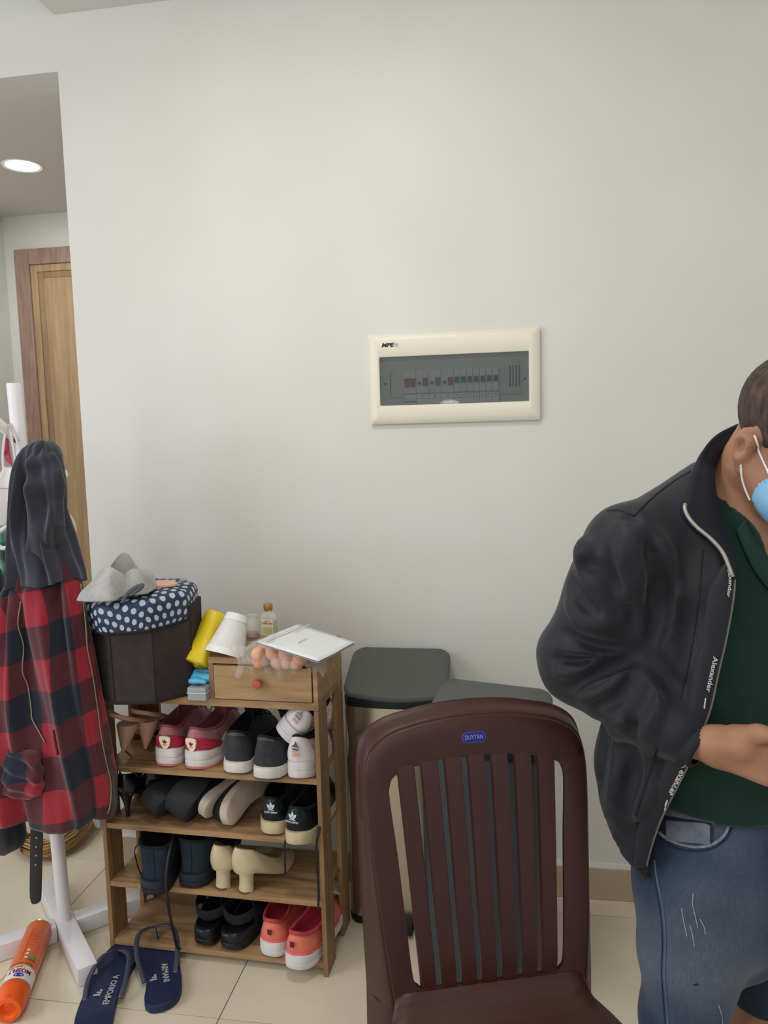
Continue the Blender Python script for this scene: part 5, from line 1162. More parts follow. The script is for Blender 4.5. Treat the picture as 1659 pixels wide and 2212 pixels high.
def cyl_patch(nm, a0, a1, z0, z1, m, r=cr+.0004, ell_=False, par=None):
    if ell_:
        R = [[(r*math.cos((a0+a1)/2+(a1-a0)/2*f*math.cos(q)), r*math.sin((a0+a1)/2+(a1-a0)/2*f*math.cos(q)), (z0+z1)/2+(z1-z0)/2*f*math.sin(q)) for q in [2*PI*k/24 for k in range(24)]] for f in (1, .02)]
        return obj(nm, G().grid(R, cv=True, cap1=True), m, sc_, auto=0)
    return obj(nm, G().grid([[(r*math.cos(a), r*math.sin(a), z) for z in (z0, z1)] for a in np.linspace(a0, a1, 14)]), m, sc_, auto=0)
UPC = PI/2; redp = mat('can red print', '#b3213a', .4); gdp = mat('can gold print', '#c08a2a', .4); blp = mat('can blue', '#2438a8', .4); grp = mat('can green', '#4f9d48', .4); mag = mat('can purple', '#8a3a86', .4); pale = mat('can pale text', '#d9936b', .5)
cyl_text('can_print', 'MOSFLY', .0185, redp, Lc*.685, UPC-.15, sx=.9, off=.0007); cyl_text('can_print', '1 BINH XIT', .008, gdp, Lc*.640, UPC+.1); cyl_text('can_print', 'MUOI KIEN GIAN', .0085, gdp, Lc*.595, UPC-.0)
cyl_patch('can_logo', UPC-.55, UPC+.15, Lc*.715, Lc*.765, blp, ell_=True); cyl_patch('can_stripe', UPC-1.0, UPC-.35, Lc*.50, Lc*.53, grp); cyl_patch('can_stripe', UPC-1.0, UPC-.30, Lc*.54, Lc*.55, mag)
for k, zf in enumerate((.43, .475, .525)):
    cyl_patch('can_dot', UPC-.32, UPC-.10, Lc*zf-.004, Lc*zf+.004, whp, r=cr+.0006, ell_=True)
for k in range(9): cyl_patch('can_text_line', UPC+.10, UPC+.85-.1*(k % 3), Lc*(.16+.045*k), Lc*(.16+.045*k)+.0012, pale)
for k in range(5): cyl_patch('can_text_line', UPC-.9, UPC-.15, Lc*(.17+.045*k), Lc*(.17+.045*k)+.0012, pale)
cyl_patch('can_panel', UPC+.05, UPC+.09, Lc*.12, Lc*.56, mat('can line', '#b8481f', .4))
# ------------------------------------------------------------------ the man at the right
man = thing('person', 'man in black jacket, green polo, worn denim shorts and blue face mask, looking down', 'person', (.42, 1.33, 0))
def A3(px, py, Y): return np.array(at(px, py, Y))
TH = math.radians(35); Nf = np.array((math.sin(TH), -math.cos(TH), 0)); Lf = np.array((math.cos(TH), math.sin(TH), 0)); Zu = np.array((0, 0, 1.0)); MB = [Lf, Nf, Zu]
neck = A3(1600, 1120, 1.34); chest = A3(1572, 1290, 1.335); belly = A3(1572, 1490, 1.325); waist = A3(1580, 1660, 1.325); hip = A3(1592, 1800, 1.33)
SR = A3(1360, 1190, 1.235); ER = A3(1252, 1428, 1.275); WR = A3(1492, 1598, 1.155)
SL = neck+Lf*.185+np.array((0, 0, -.045)); EL = SL+Lf*.03-Nf*.02+np.array((0, 0, -.27)); WL = EL-Lf*.08+Nf*.19+np.array((0, 0, .0))
hipR, hipL = hip-Lf*.092+np.array((0, 0, -.06)), hip+Lf*.092+np.array((0, 0, -.06))
kneeR = np.array((hipR[0]-.030, hipR[1]-.035, .40)); kneeL = np.array((hipL[0]-.004, hipL[1]-.010, .40)); ankR = kneeR+np.array((-.0, .05, -.33)); ankL = kneeL+np.array((.01, .05, -.33))
# head frame
YH, PH_ = math.radians(25), math.radians(35); fh = np.array((math.sin(YH), -math.cos(YH), 0)); HF = fh*math.cos(PH_)-Zu*math.sin(PH_); HU = Zu*math.cos(PH_)+fh*math.sin(PH_); HL = np.array((math.cos(YH), math.sin(YH), 0))
HC = A3(1718, 966, 1.25); MH = [HL, HF, HU]
def hp(x, y, z): return HC+HL*x+HF*y+HU*z
skin = mat('skin', '#a67c63', .55, col2='#9a6f57', nscale=18, bump=.12, bscale=400, spec=.35)
b = SDF((.02, .86, 0), (.88, 1.66, 1.60), .0048)
sq = lambda a_, b_: (1, a_/b_, 1)
b.cap(neck-Zu*.05, chest, .12, .140, k=.03, sc=sq(.13, .104), M=MB); b.cap(chest, waist, .135, .125, k=.03, sc=sq(.13, .09), M=MB); b.cap(waist, hip-Zu*.03, .125, .135, k=.03, sc=sq(.13, .09), M=MB)
b.cap(neck-Zu*.01, SR, .040, .045, k=.03); b.cap(neck-Zu*.01, SL, .040, .045, k=.03)
for S_, E_, W_ in ((SR, ER, WR), (SL, EL, WL)): b.cap(S_, E_, .045, .036, k=.02); b.cap(E_, (E_*.55+W_*.45), .038, .036, k=.02); b.cap(E_*.55+W_*.45, W_, .036, .025, k=.02)
for h_, k_, a_ in ((hipR, kneeR, ankR), (hipL, kneeL, ankL)):
    b.cap(h_, k_, .072, .050, k=.03); c_ = k_*.68+a_*.32+np.array((0, .012, 0)); b.cap(k_, c_, .048, .052, k=.02); b.cap(c_, a_, .052, .032, k=.02)
    ft = np.array((a_[0], a_[1], .030)); b.cap(a_, ft+np.array((0, .02, 0)), .034, .030, k=.015); b.cap(ft+np.array((0, .02, .0)), ft+Nf*.11+np.array((0, 0, -.006)), .029, .022, k=.02)
    for j in range(5): o_ = Lf*(.026-.013*j)*(1 if h_ is hipR else -1); b.cap(ft+Nf*.10+o_+np.array((0, 0, -.012)), ft+Nf*(.150-.008*j)+o_+np.array((0, 0, -.016)), .0135-.001*j, .0115-.0008*j, k=.004)
# head, face, ears, neck
b.ell(hp(0, -.018, .047), (.078, .097, .082), k=0.0, M=MH); b.ell(hp(0, .028, -.018), (.062, .072, .082), k=.02, M=MH); b.ell(hp(0, .050, -.070), (.040, .042, .030), k=.02, M=MH)
for s_ in (-1, 1):
    b.ell(hp(s_*.038, .058, -.014), (.026, .026, .028), k=.015, M=MH); b.ell(hp(s_*.030, .088, .026), (.022, .010, .008), k=.010, M=MH); b.ell(hp(s_*.031, .091, .010), (.016, .012, .009), k=.004, op='sub', M=MH); b.ell(hp(s_*.031, .083, .010), (.0125, .0125, .0105), k=.003, M=MH)
    b.cap(hp(s_*.058, .0, -.035), hp(s_*.040, .05, -.070), .022, .020, k=.02)
    e0 = lambda u, v, o=0: hp(s_*(.0745+.013*u+o), -.002-.015*u, v*1.08-.008)
    ring_ = [e0(.1, -.030), e0(.5, -.022), e0(1.0, -.006), e0(1.3, .012), e0(1.05, .027), e0(.4, .033), e0(-.1, .024)]
    b.cap(e0(.45, -.012), e0(.55, .014), .0125, .014, k=.004, sc=(1, 1, 1)); b.ell(e0(.62, .004, .012), (.011, .010, .016), k=.003, op='sub', M=MH); b.chain(ring_, [.0065, .0058, .0056, .0058, .0058, .0054, .0045], k=.002); b.cap(e0(.2, -.03), e0(.1, -.020), .0070, .006, k=.003)
b.cap(hp(0, .094, .020), hp(0, .112, -.022), .009, .013, k=.010); b.ell(hp(.012, .100, -.026), (.009, .010, .008), k=.005, M=MH); b.ell(hp(-.012, .100, -.026), (.009, .010, .008), k=.005, M=MH)
b.cap(hp(-.020, .088, -.050), hp(.020, .088, -.050), .007, .007, k=.005); b.cap(hp(-.018, .086, -.060), hp(.018, .086, -.060), .008, .008, k=.005); b.cap(hp(-.022, .096, -.0548), hp(.022, .096, -.0548), .0016, .0016, k=.003, op='sub')
b.cap(hp(0, -.040, -.045), neck-Nf*.02+Zu*.0, .060, .070, k=.03); b.cap(hp(0, -.01, -.06), neck+Nf*.02, .046, .052, k=.03)
b.cap(neck, SR*.5+neck*.5+Zu*.01, .060, .04, k=.03)
# hands: palm, thumb from its side, four fingers each of its own length, lightly curled
def hand(Wp, dirv, up, side_, T_top=None):
    d = dirv/np.linalg.norm(dirv); u = up-d*np.dot(up, d); u = u/np.linalg.norm(u); s_ = np.cross(d, u)*side_
    P = lambda a_, c, e: Wp+d*a_+u*c+s_*e       # a along the hand, c across (thumb side up), e palm side
    b.cap(P(-.03, 0, 0), P(.012, .0, 0), .0245, .0265, k=.01); b.cap(P(.01, .004, .004), P(.050, .016, .010), .0265, .0240, k=.012); b.cap(P(.01, -.008, 0), P(.080, -.022, .0), .021, .0150, k=.012)
    b.cap(P(.02, .0, 0), P(.085, .0, -.002), .0200, .0150, k=.012); b.cap(P(.02, .008, -.002), P(.086, .021, -.002), .019, .0140, k=.012)
    b.chain([P(.040, .022, .008), P(.072, .040, .018), P(.100, .047, .026), P(.125, .047, .034)], [.0200, .0130, .0110, .0092], k=.007)
    for j, (c0, l_) in enumerate(((.024, .92), (.0075, 1.0), (-.009, .94), (-.024, .76))):
        p0 = P(.084, c0, -.001); p1 = P(.084+.036*l_, c0*1.12, .010); p2 = P(.084+.052*l_, c0*1.12, .032*l_+.004); p3 = P(.084+.046*l_, c0*1.08, .050*l_+.004)
        b.chain([P(.070, c0*.9, -.001), p0, p1, p2, p3], [.0125, .0105, .0094, .0086, .0078], k=.003)
hd = A3(1705, 1652, 1.075)-A3(1535, 1605, 1.14)
hand(A3(1535, 1608, 1.138), hd, Zu*1.0-Nf*.1, 1)
hand(WL, Nf*.9-Lf*.35, Zu*1.0, -1)
gb = relax(b.mesh(), 1); o = obj('body', gb, skin, man, auto=0); o.matrix_parent_inverse = Matrix.Translation(man.location).inverted()
bpy.context.view_layer.update()
def mpart(nm, g, m, par=man, **k):
    o = obj(nm, g, m, par, auto=k.pop('auto', 0), **k)
    o.matrix_parent_inverse = (Matrix.Translation(man.location)).inverted() if par is man else Matrix.Identity(4)
    return o
bvb = bvh_of(gb)
# hair: close-cropped cap
h_ = SDF(HC-.16, HC+.17, .0035); h_.ell(hp(0, -.020, .049), (.0815, .1005, .0865), k=0, M=MH)
h_.ell(hp(0, .120, -.01), (.095, .072, .085), k=.006, op='sub', M=MH); h_.ell(hp(0, .02, -.075), (.12, .12, .072), k=.006, op='sub', M=MH); h_.cap(hp(-.12, .028, -.02), hp(.12, .028, -.02), .030, .030, k=.004, op='sub')
for s_ in (-1, 1): h_.ell(hp(s_*.088, -.008, -.004), (.024, .026, .034), k=.004, op='sub', M=MH)
X, Y, Z = np.meshgrid(*[h_.lo[i]+h_.h*np.arange(h_.n[i]) for i in range(3)], indexing='ij', sparse=True); h_.F = h_.F+.0008*np.sin(420*X+60*Z)*np.sin(380*Z)*np.sin(350*Y)
hair = mat('cropped dark hair', '#352a26', .85, col2='#5a4a43', nscale=110, stretch=(1, 1, .35), bump=1.0, bscale=420, bstretch=(1, 1, .25), fac=(.35, .75))
mpart('hair', relax(h_.mesh(), 1), hair)
# mask and its ear loops
k_ = SDF(HC-.15, HC+.16, .0035); k_.ell(hp(0, .052, -.050), (.072, .079, .057), k=0, M=MH); k_.cap(hp(0, .100, -.004), hp(0, .118, -.030), .014, .019, k=.012); k_.ell(hp(0, .045, -.050), (.0665, .071, .0525), k=0, op='sub', M=MH); k_.ell(hp(0, -.04, -.04), (.12, .075, .12), k=0, op='sub', M=MH)
mpart('face_mask', relax(k_.mesh(), 2), mat('mask blue', '#86b9dc', .7, col2='#7caed2', nscale=30, bump=.3, bscale=60, bstretch=(.2, .2, 2)))
loopm = mat('mask elastic', '#ecebe8', .6)
for pts in ([(1630, 940), (1637, 965), (1648, 992), (1660, 1017), (1672, 1040)], [(1601, 1003), (1603, 1022), (1608, 1045), (1615, 1064), (1622, 1080)]):
    surf_line(bvb, pts, 30, .0015, .0017, loopm, 'ear_loop', man)
    C.objects[-1].matrix_parent_inverse = Matrix.Translation(man.location).inverted()
# polo shirt
polo = mat('bottle green jersey', '#16332a', .9, col2='#122c24', nscale=10, bump=.3, bscale=500, sheen=.15, spec=.2)
p_ = SDF((.05, 1.0, .62), (.75, 1.62, 1.32), .006)
p_.cap(neck-Zu*.06, chest, .135, .168, k=.03, sc=sq(.17, .120), M=MB); p_.cap(chest, belly+Nf*.008, .168, .170, k=.03, sc=sq(.17, .125), M=MB); p_.cap(belly+Nf*.008, hip+Zu*.02, .170, .168, k=.03, sc=sq(.17, .126), M=MB)
p_.cap(neck-Zu*.02, SR, .058, .062, k=.03); p_.cap(neck-Zu*.02, SL, .058, .062, k=.03)
p_.cap(neck-Zu*.02-Nf*.01, neck+Zu*.08+Nf*.03, .082, .090, k=.006, op='sub'); p_.cap(neck-Zu*.14+Nf*.14, neck-Zu*.03+Nf*.11, .012, .055, k=.008, op='sub'); p_.cap(neck-Zu*.03+Nf*.11, neck+Zu*.04+Nf*.08, .058, .075, k=.008, op='sub')
X, Y, Z = np.meshgrid(*[p_.lo[i]+p_.h*np.arange(p_.n[i]) for i in range(3)], indexing='ij', sparse=True)
p_.F = np.maximum(p_.F+.0022*np.sin(26*Z+14*X+2*np.sin(9*X+11*Z))+.0015*np.sin(44*Z-30*X+1.5*np.sin(20*Z)), (.785-.06*(X-.35))-Z)
gp_ = relax(p_.mesh(), 1); mpart('polo_shirt', gp_, polo); bvp = bvh_of(gp_)
oc = [(1588, 1148), (1600, 1180), (1618, 1220), (1640, 1255), (1668, 1285), (1700, 1300)]; ic = [(1604, 1128), (1622, 1160), (1640, 1192), (1658, 1222), (1676, 1245), (1700, 1262)]
R = []
for (x0, y0), (x1, y1) in zip(smooth_path(oc, 16), smooth_path(ic, 16)):
    h = on(bvp, x0, y0, .004); q0 = h[0] if h else at(x0, y0, 1.25); h = on(bvb, x1, y1, .006); q1 = h[0] if h else at(x1, y1, 1.24)
    R.append([tuple(q0), tuple(q0*.5+q1*.5+Vector((0, -.006, .004))), tuple(q1+Vector((0, -.003, .004)))])
def mirror(c, grids):
    q = np.asarray(grids, float); d = ((q-c) @ Lf)[..., None]; return q-2*d*Lf
gc = G().grid(R).grid(mirror(neck, R), flip=True)
mpart('polo_collar', gc, mat('green rib collar', '#17382d', .85, bump=.3, bscale=300), solid=.003)
# jacket
jm = mat('black nylon', '#191b23', .60, col2='#15171e', nscale=9, bump=.12, bscale=160, spec=.35, sheen=.12)
def jacket_field(h):
    j = SDF((.02, .98, .58), (.86, 1.66, 1.36), h)
    J = lambda *a_, **k: j.cap(*a_, **k)
    J(neck-Zu*.055, chest, .165, .198, k=.03, sc=sq(.20, .145), M=MB); J(chest, belly, .198, .203, k=.04, sc=sq(.20, .148), M=MB); J(belly, waist-Nf*.026, .203, .216, k=.04, sc=sq(.20, .155), M=MB); J(waist-Nf*.026, waist*.1+hip*.9-Nf*.026-Zu*.03, .216, .205, k=.03, sc=sq(.20, .155), M=MB)
    J(neck-Nf*.02+Zu*.018, SR+Zu*.006, .080, .062, k=.03); J(neck-Nf*.02-Zu*.005, SL+Zu*.004, .072, .066, k=.03)
    J(SR, ER, .074, .068, k=.02); J(ER, ER*.45+WR*.55, .066, .060, k=.018); J(ER*.45+WR*.55, ER*.12+WR*.88, .060, .047, k=.015)
    J(SL, EL, .074, .066, k=.02); J(EL, EL*.15+WL*.85, .064, .045, k=.018)
    return j
def torso_field(h):
    j = SDF((.02, .98, .50), (.86, 1.66, 1.36), h); J = lambda *a_, **k: j.cap(*a_, **k)
    J(neck-Zu*.055, chest, .165, .198, k=.03, sc=sq(.20, .145), M=MB); J(chest, belly, .198, .203, k=.04, sc=sq(.20, .148), M=MB); J(belly, waist-Nf*.026, .203, .216, k=.04, sc=sq(.20, .155), M=MB); J(waist-Nf*.026, waist*.1+hip*.9-Nf*.026-Zu*.03, .216, .205, k=.03, sc=sq(.20, .155), M=MB); J(waist*.1+hip*.9-Nf*.01-Zu*.03, hip-Zu*.16, .195, .190, k=.02, sc=sq(.20, .155), M=MB)
    J(neck-Nf*.02+Zu*.018, SR+Zu*.006, .080, .062, k=.03)
    return j
bvt = bvh_of(relax(torso_field(.010).mesh(), 3))
coarse = jacket_field(.011); bvj0 = bvh_of(coarse.mesh())
j = jacket_field(.0052)
# folds, drawn on the cloth: (photo path, radius, 'add' ridge or 'sub' valley)
folds = [([(1366, 1118), (1345, 1170), (1332, 1240), (1335, 1320)], .013, 'sub'), ([(1375, 1125), (1385, 1180), (1398, 1260), (1402, 1330)], .010, 'sub'), ([(1362, 1120), (1362, 1180), (1366, 1250), (1370, 1330)], .007, 'sub'),
    ([(1350, 1130), (1352, 1200), (1352, 1290)], .008, 'add'), ([(1385, 1140), (1376, 1210), (1384, 1300), (1400, 1390)], .009, 'add'), ([(1270, 1180), (1262, 1195), (1258, 1210)], .016, 'add'), ([(1268, 1218), (1300, 1235), (1330, 1270)], .007, 'sub'),
    ([(1420, 1150), (1440, 1210), (1455, 1270), (1450, 1330), (1425, 1400)], .009, 'add'), ([(1400, 1180), (1425, 1250), (1425, 1330), (1400, 1400)], .012, 'sub'),
    ([(1215, 1370), (1250, 1385), (1300, 1400), (1350, 1400)], .009, 'sub'), ([(1210, 1395), (1260, 1415), (1310, 1425), (1360, 1425)], .007, 'add'), ([(1200, 1425), (1250, 1432), (1300, 1445), (1345, 1450)], .007, 'sub'), ([(1200, 1450), (1240, 1455), (1300, 1432)], .006, 'add'),
    ([(1230, 1490), (1280, 1470), (1330, 1440), (1360, 1420)], .008, 'sub'), ([(1260, 1510), (1310, 1490), (1350, 1460)], .007, 'add'), ([(1290, 1525), (1340, 1510), (1370, 1470)], .006, 'sub'), ([(1235, 1250), (1260, 1300), (1290, 1330)], .007, 'sub'), ([(1225, 1300), (1255, 1340), (1300, 1355)], .006, 'add'),
    ([(1340, 1565), (1375, 1560), (1400, 1530), (1415, 1500)], .009, 'add'), ([(1360, 1578), (1392, 1560), (1412, 1525)], .008, 'sub'), ([(1390, 1600), (1405, 1565), (1420, 1520)], .007, 'add'), ([(1400, 1490), (1385, 1520), (1360, 1545)], .006, 'sub'),
    ([(1410, 1420), (1440, 1460), (1450, 1490)], .009, 'sub'), ([(1300, 1560), (1300, 1640), (1290, 1720)], .009, 'sub'), ([(1330, 1590), (1335, 1680), (1310, 1760)], .010, 'add'), ([(1370, 1620), (1365, 1700), (1340, 1790)], .010, 'sub'), ([(1400, 1620), (1410, 1700), (1385, 1790)], .009, 'add'),
    ([(1330, 1820), (1370, 1800), (1400, 1790)], .006, 'sub'), ([(1480, 1300), (1490, 1360), (1480, 1430)], .007, 'sub')]
for pts, r_, op in folds:
    q = []
    for x, y in smooth_path(pts, 9):
        h = on(bvj0, x, y, 0)
        if h: q.append((np.array(h[0]), np.array(h[1])))
    for i in range(len(q)-1):
        t0 = 1-abs((i+.5)/(len(q)-1)*2-1)**2*.6; o_ = (-.50 if op == 'add' else .45)*r_
        j.cap(q[i][0]+q[i][1]*o_, q[i+1][0]+q[i+1][1]*o_, r_*t0, r_*t0, k=.016, op=op)
X, Y, Z = np.meshgrid(*[j.lo[i]+j.h*np.arange(j.n[i]) for i in range(3)], indexing='ij', sparse=True)
def sub_field(d): j.F = np.maximum(j.F, -d)
j.F = j.F+.0016*np.sin(38*Z+22*X+2*np.sin(15*Y+9*X))*np.sin(31*X-12*Z)+.0012*np.sin(70*Z-40*X+3*np.sin(18*X))
# hollow: what is left is a shell round the polo
inner_ = SDF(j.lo, j.lo+j.h*(j.n-1), j.h); inner_.F = inner_.F[:j.n[0], :j.n[1], :j.n[2]]
inner_.cap(neck-Zu*.055, chest, .148, .182, k=.03, sc=sq(.2, .145), M=MB); inner_.cap(chest, belly, .182, .188, k=.04, sc=sq(.2, .148), M=MB); inner_.cap(belly, waist, .188, .193, k=.04, sc=sq(.2, .155), M=MB); inner_.cap(waist, hip-Zu*.16, .193, .180, k=.03, sc=sq(.2, .155), M=MB)
sub_field(np.maximum(inner_.F, j.F+.0085))
# front opening between the two zip edges
edge_px = [(1548, 1040), (1550, 1070), (1556, 1105), (1564, 1140), (1573, 1175), (1580, 1215), (1584, 1255), (1580, 1300), (1566, 1380), (1550, 1450), (1533, 1530), (1510, 1590), (1488, 1645), (1460, 1702), (1430, 1762), (1408, 1825), (1398, 1868)]
ez, es = [], []
for x, y in smooth_path(edge_px, 40):
    h = on(bvt, x, y, 0)
    if h: ez.append(h[0].z); es.append(float(np.dot(np.array(h[0])-hip, Lf))-.004)
o_ = np.argsort(ez); ez = np.array(ez)[o_]; es = np.array(es)[o_]
zz = np.linspace(ez[0], ez[-1], 200); ss = np.interp(zz, ez, es); ss = np.convolve(np.pad(ss, 20, mode='edge'), np.ones(41)/41, 'valid'); ez, es = zz, ss
sE = np.interp(Z, ez, es)
lat = (X-hip[0])*Lf[0]+(Y-hip[1])*Lf[1]; fr = (X-hip[0])*Nf[0]+(Y-hip[1])*Nf[1]
dcut = np.maximum(np.maximum(sE-lat, lat-(.10-.25*sE*0)), -fr+.0); 
sub_field(dcut.astype(np.float32))
# neck hole and hem that drops from the back to the front tip
j.cap(neck-Zu*.03+Nf*.01, neck+Zu*.10+Nf*.02, .078, .080, k=.006, op='sub'); j.cap(neck-Zu*.09+Nf*.10, neck+Zu*.03+Nf*.07, .03, .07, k=.006, op='sub')
hz = .672+.070*np.clip((.02-fr)/.14, 0, 1)-.010*np.clip(-lat/.15, -1, 1)
j.F = np.maximum(j.F, (hz-Z).astype(np.float32))
gj = relax(j.mesh(), 1); mpart('jacket', gj, jm, auto=0); bvj = bvh_of(gj)
# collar, standing open round the neck
oc = [(1650, 905), (1612, 912), (1580, 924), (1545, 944), (1519, 975), (1503, 1018), (1490, 1058), (1479, 1092), (1486, 1115), (1505, 1138), (1535, 1163), (1562, 1195), (1582, 1245)]
ic = [(1660, 935), (1630, 938), (1592, 950), (1560, 972), (1546, 1005), (1545, 1040), (1550, 1075), (1556, 1105), (1563, 1130), (1572, 1155), (1580, 1180), (1586, 1210), (1589, 1250)]
oY = [1.40, 1.385, 1.365, 1.335, 1.30, 1.27, 1.25, 1.235, 1.23, 1.225, 1.22, 1.215, 1.212]; iY = [1.375, 1.36, 1.34, 1.315, 1.29, 1.275, 1.262, 1.252, 1.245, 1.238, 1.232, 1.225, 1.216]
n_ = 50; os_ = smooth_path([(x, y, d) for (x, y), d in zip(oc, oY)], n_); is_ = smooth_path([(x, y, d) for (x, y), d in zip(ic, iY)], n_)
R = []; colr = []
for k, (a_, c) in enumerate(zip(os_, is_)):
    f = k/(n_-1); dy0, dy1 = a_[2], c[2]; h0, h1 = on(bvt, a_[0], a_[1], 0), on(bvt, c[0], c[1], 0)
    if h0 and f > .35: dy0 = min(dy0, h0[0].y-.012*(1-max(0, f-.8)/.2*.5))
    if h1 and f > .35: dy1 = min(dy1, h1[0].y-.005)
    p0, p1 = at(a_[0], a_[1], dy0), at(c[0], c[1], dy1); mid = p0*.5+p1*.5+Vector((-.002, -.006*f+.008*(1-f), -.002)); colr.append(p0)
    out = p0+Vector((-.006, .026, -.055*(1-f)))
    R.append([tuple(out), tuple(p0+Vector((-.003, .010, -.014*(1-f)))), tuple(p0), tuple(p0*.7+mid*.3+Vector((0, -.001, 0))), tuple(mid), tuple(p1)])
gc = G().grid(R).grid([mirror(np.array(colr[0])*(1-f_)**4+neck*(1-(1-f_)**4), row) for row, f_ in zip(R, np.linspace(0, 1, len(R)))], flip=True)
mpart('jacket_collar', gc, mat('collar lining', '#191b24', .75, spec=.3), auto=0, solid=.004, offset=0)
R = []; plk = smooth_path(edge_px[5:], 70); hits = []
for k, (x, y) in enumerate(plk):
    wd = min(1, k/8)*(1 if k < 50 else max(.25, 1-(k-50)/19*.75)); row = []
    for o3 in (0, -4, -14, -28, -44, -58):
        h = on(bvt, x+o3*(.35+.65*wd), y-o3*.10, .0); row.append(np.array(h[0])+np.array(h[1])*(.0075 if o3 not in (0, -58) else (.003 if o3 == 0 else -.004)) if h else (R[-1][len(row)] if R else A3(x, y, 1.2)))
    R.append(row)
Rn = np.array(R); Rs = Rn.copy()
for _ in range(3): Rs[1:-1] = .25*Rs[:-2]+.5*Rs[1:-1]+.25*Rs[2:]
bck = Rs[:, 0]-np.array([Nf]*len(Rs))*.008-Lf*.002
gpl = G().grid(np.concatenate([bck[:, None], Rs], 1)); mpart('placket', gpl, jm, auto=0); bvk = bvh_of(gpl); bve = Rs[:, 0]
zt = mat('silver zip tape', '#a8a49a', .45, .5)
def mline(bv_, pts, n, lift, r, m, nm, ry=None):
    o = surf_line(bv_, pts, n, lift, r, m, nm, man, ry)
    if o: o.matrix_parent_inverse = Matrix.Translation(man.location).inverted()
    return o
o = mpart('zip_edge', G().tube([tuple(p+Vector((-.0005, -.004, 0))) for p in colr[int(n_*.57):]], .0030, seg=6), zt)
mpart('zip_edge', G().tube([tuple(p+Nf*.001) for p in bve], .0018, seg=6), mat('dark zip edge', '#77746f', .5, .4))
sm_ = mat('jacket seam', '#121318', .6)
mline(bvj, [(1312, 1104), (1335, 1102), (1360, 1110), (1370, 1114)], 20, .0002, .0014, sm_, 'seam'); mline(bvj, [(1370, 1114), (1410, 1075), (1455, 1040), (1492, 1018)], 26, .0002, .0014, sm_, 'seam')
mline(bvj, [(1518, 1190), (1512, 1260), (1505, 1330), (1490, 1420), (1470, 1510)], 40, .0002, .0014, sm_, 'seam'); mline(bvj, [(1420, 1615), (1400, 1680), (1375, 1760)], 30, .0002, .0014, sm_, 'seam')
def text_on(bv_, s_, path, hpx, m, nm, lift=.002, flip_=False, off=.0):
    """lettering laid on the cloth: its baseline follows a path on the surface"""
    o = text(nm, s_, 1.0, m, man, Matrix.Identity(4), ext=0, off=off, align='LEFT'); me = o.data; p = smooth_path(path, 60); seg = np.r_[0, np.cumsum(np.hypot(*np.diff(p, axis=0).T))]; Lp = seg[-1]
    xs = np.array([v.co.x for v in me.vertices]); x0, x1 = xs.min(), xs.max()
    for v in me.vertices:
        f = (v.co.x-x0)/(x1-x0)*Lp; i = min(int(np.searchsorted(seg, f)), 59); a_, c = p[max(i-1, 0)], p[min(i+1, 59)]; t_ = (c-a_)/np.linalg.norm(c-a_); nn_ = np.array((t_[1], -t_[0])); q = np.array((np.interp(f, seg, p[:, 0]), np.interp(f, seg, p[:, 1])))+nn_*v.co.y*hpx*(-1 if flip_ else 1)
        h = on(bv_, q[0], q[1], lift); v.co = h[0] if h else Vector((0, 0, 1.0))
        if not h: v.co = at(q[0], q[1], 1.2)
    o.matrix_parent_inverse = Matrix.Translation(man.location).inverted(); o.matrix_basis = Matrix.Identity(4); return o
wt = mat('white lettering', '#b9b6b2', .6)
text_on(bvk, 'Alexander', [(1545, 1418), (1539, 1450), (1529, 1495)], 15, wt, 'zip_lettering', off=.02)
text_on(bvk, 'Alexander', [(1482, 1648), (1466, 1680), (1447, 1716)], 15, wt, 'zip_lettering', off=.02)
text_on(bvk, 'Alexander', [(1572, 1222), (1577, 1255), (1572, 1290)], 11, wt, 'zip_lettering', off=.02)
for pth in ([(1524, 1508), (1521, 1530)], [(1442, 1728), (1434, 1748)]): mline(bvk, pth, 8, .0012, .0035, wt, 'zip_patch', ry=.0008)
# ribbed cuff
c0, c1 = ER*.16+WR*.84, ER*-.10+WR*1.10; dd = Vector(c1-c0).normalized(); x_ = dd.cross(Vector((0, 0, 1))).normalized(); y_ = dd.cross(x_); R = []
for k in range(9):
    f = k/8; c = Vector(c0*(1-f)+c1*f); r_ = .041-.006*f if k else .036
    R.append([tuple(c+x_*(r_+.0007*math.cos(40*q))*math.cos(q)+y_*(r_+.0007*math.cos(40*q))*math.sin(q)*.95) for q in [2*PI*i/200 for i in range(200)]])
R.append([tuple(Vector(c1)+x_*.029*math.cos(q)+y_*.028*math.sin(q)) for q in [2*PI*i/200 for i in range(200)]])
mpart('cuff', G().grid(R, cv=True), mat('ribbed cuff', '#22232a', .8))
c0, c1 = EL*.16+WL*.84, EL*-.06+WL*1.06; mpart('cuff', G().tube([tuple(c0), tuple(c1)], [.040, .034], seg=24), mat('ribbed cuff', '#22232a', .8))
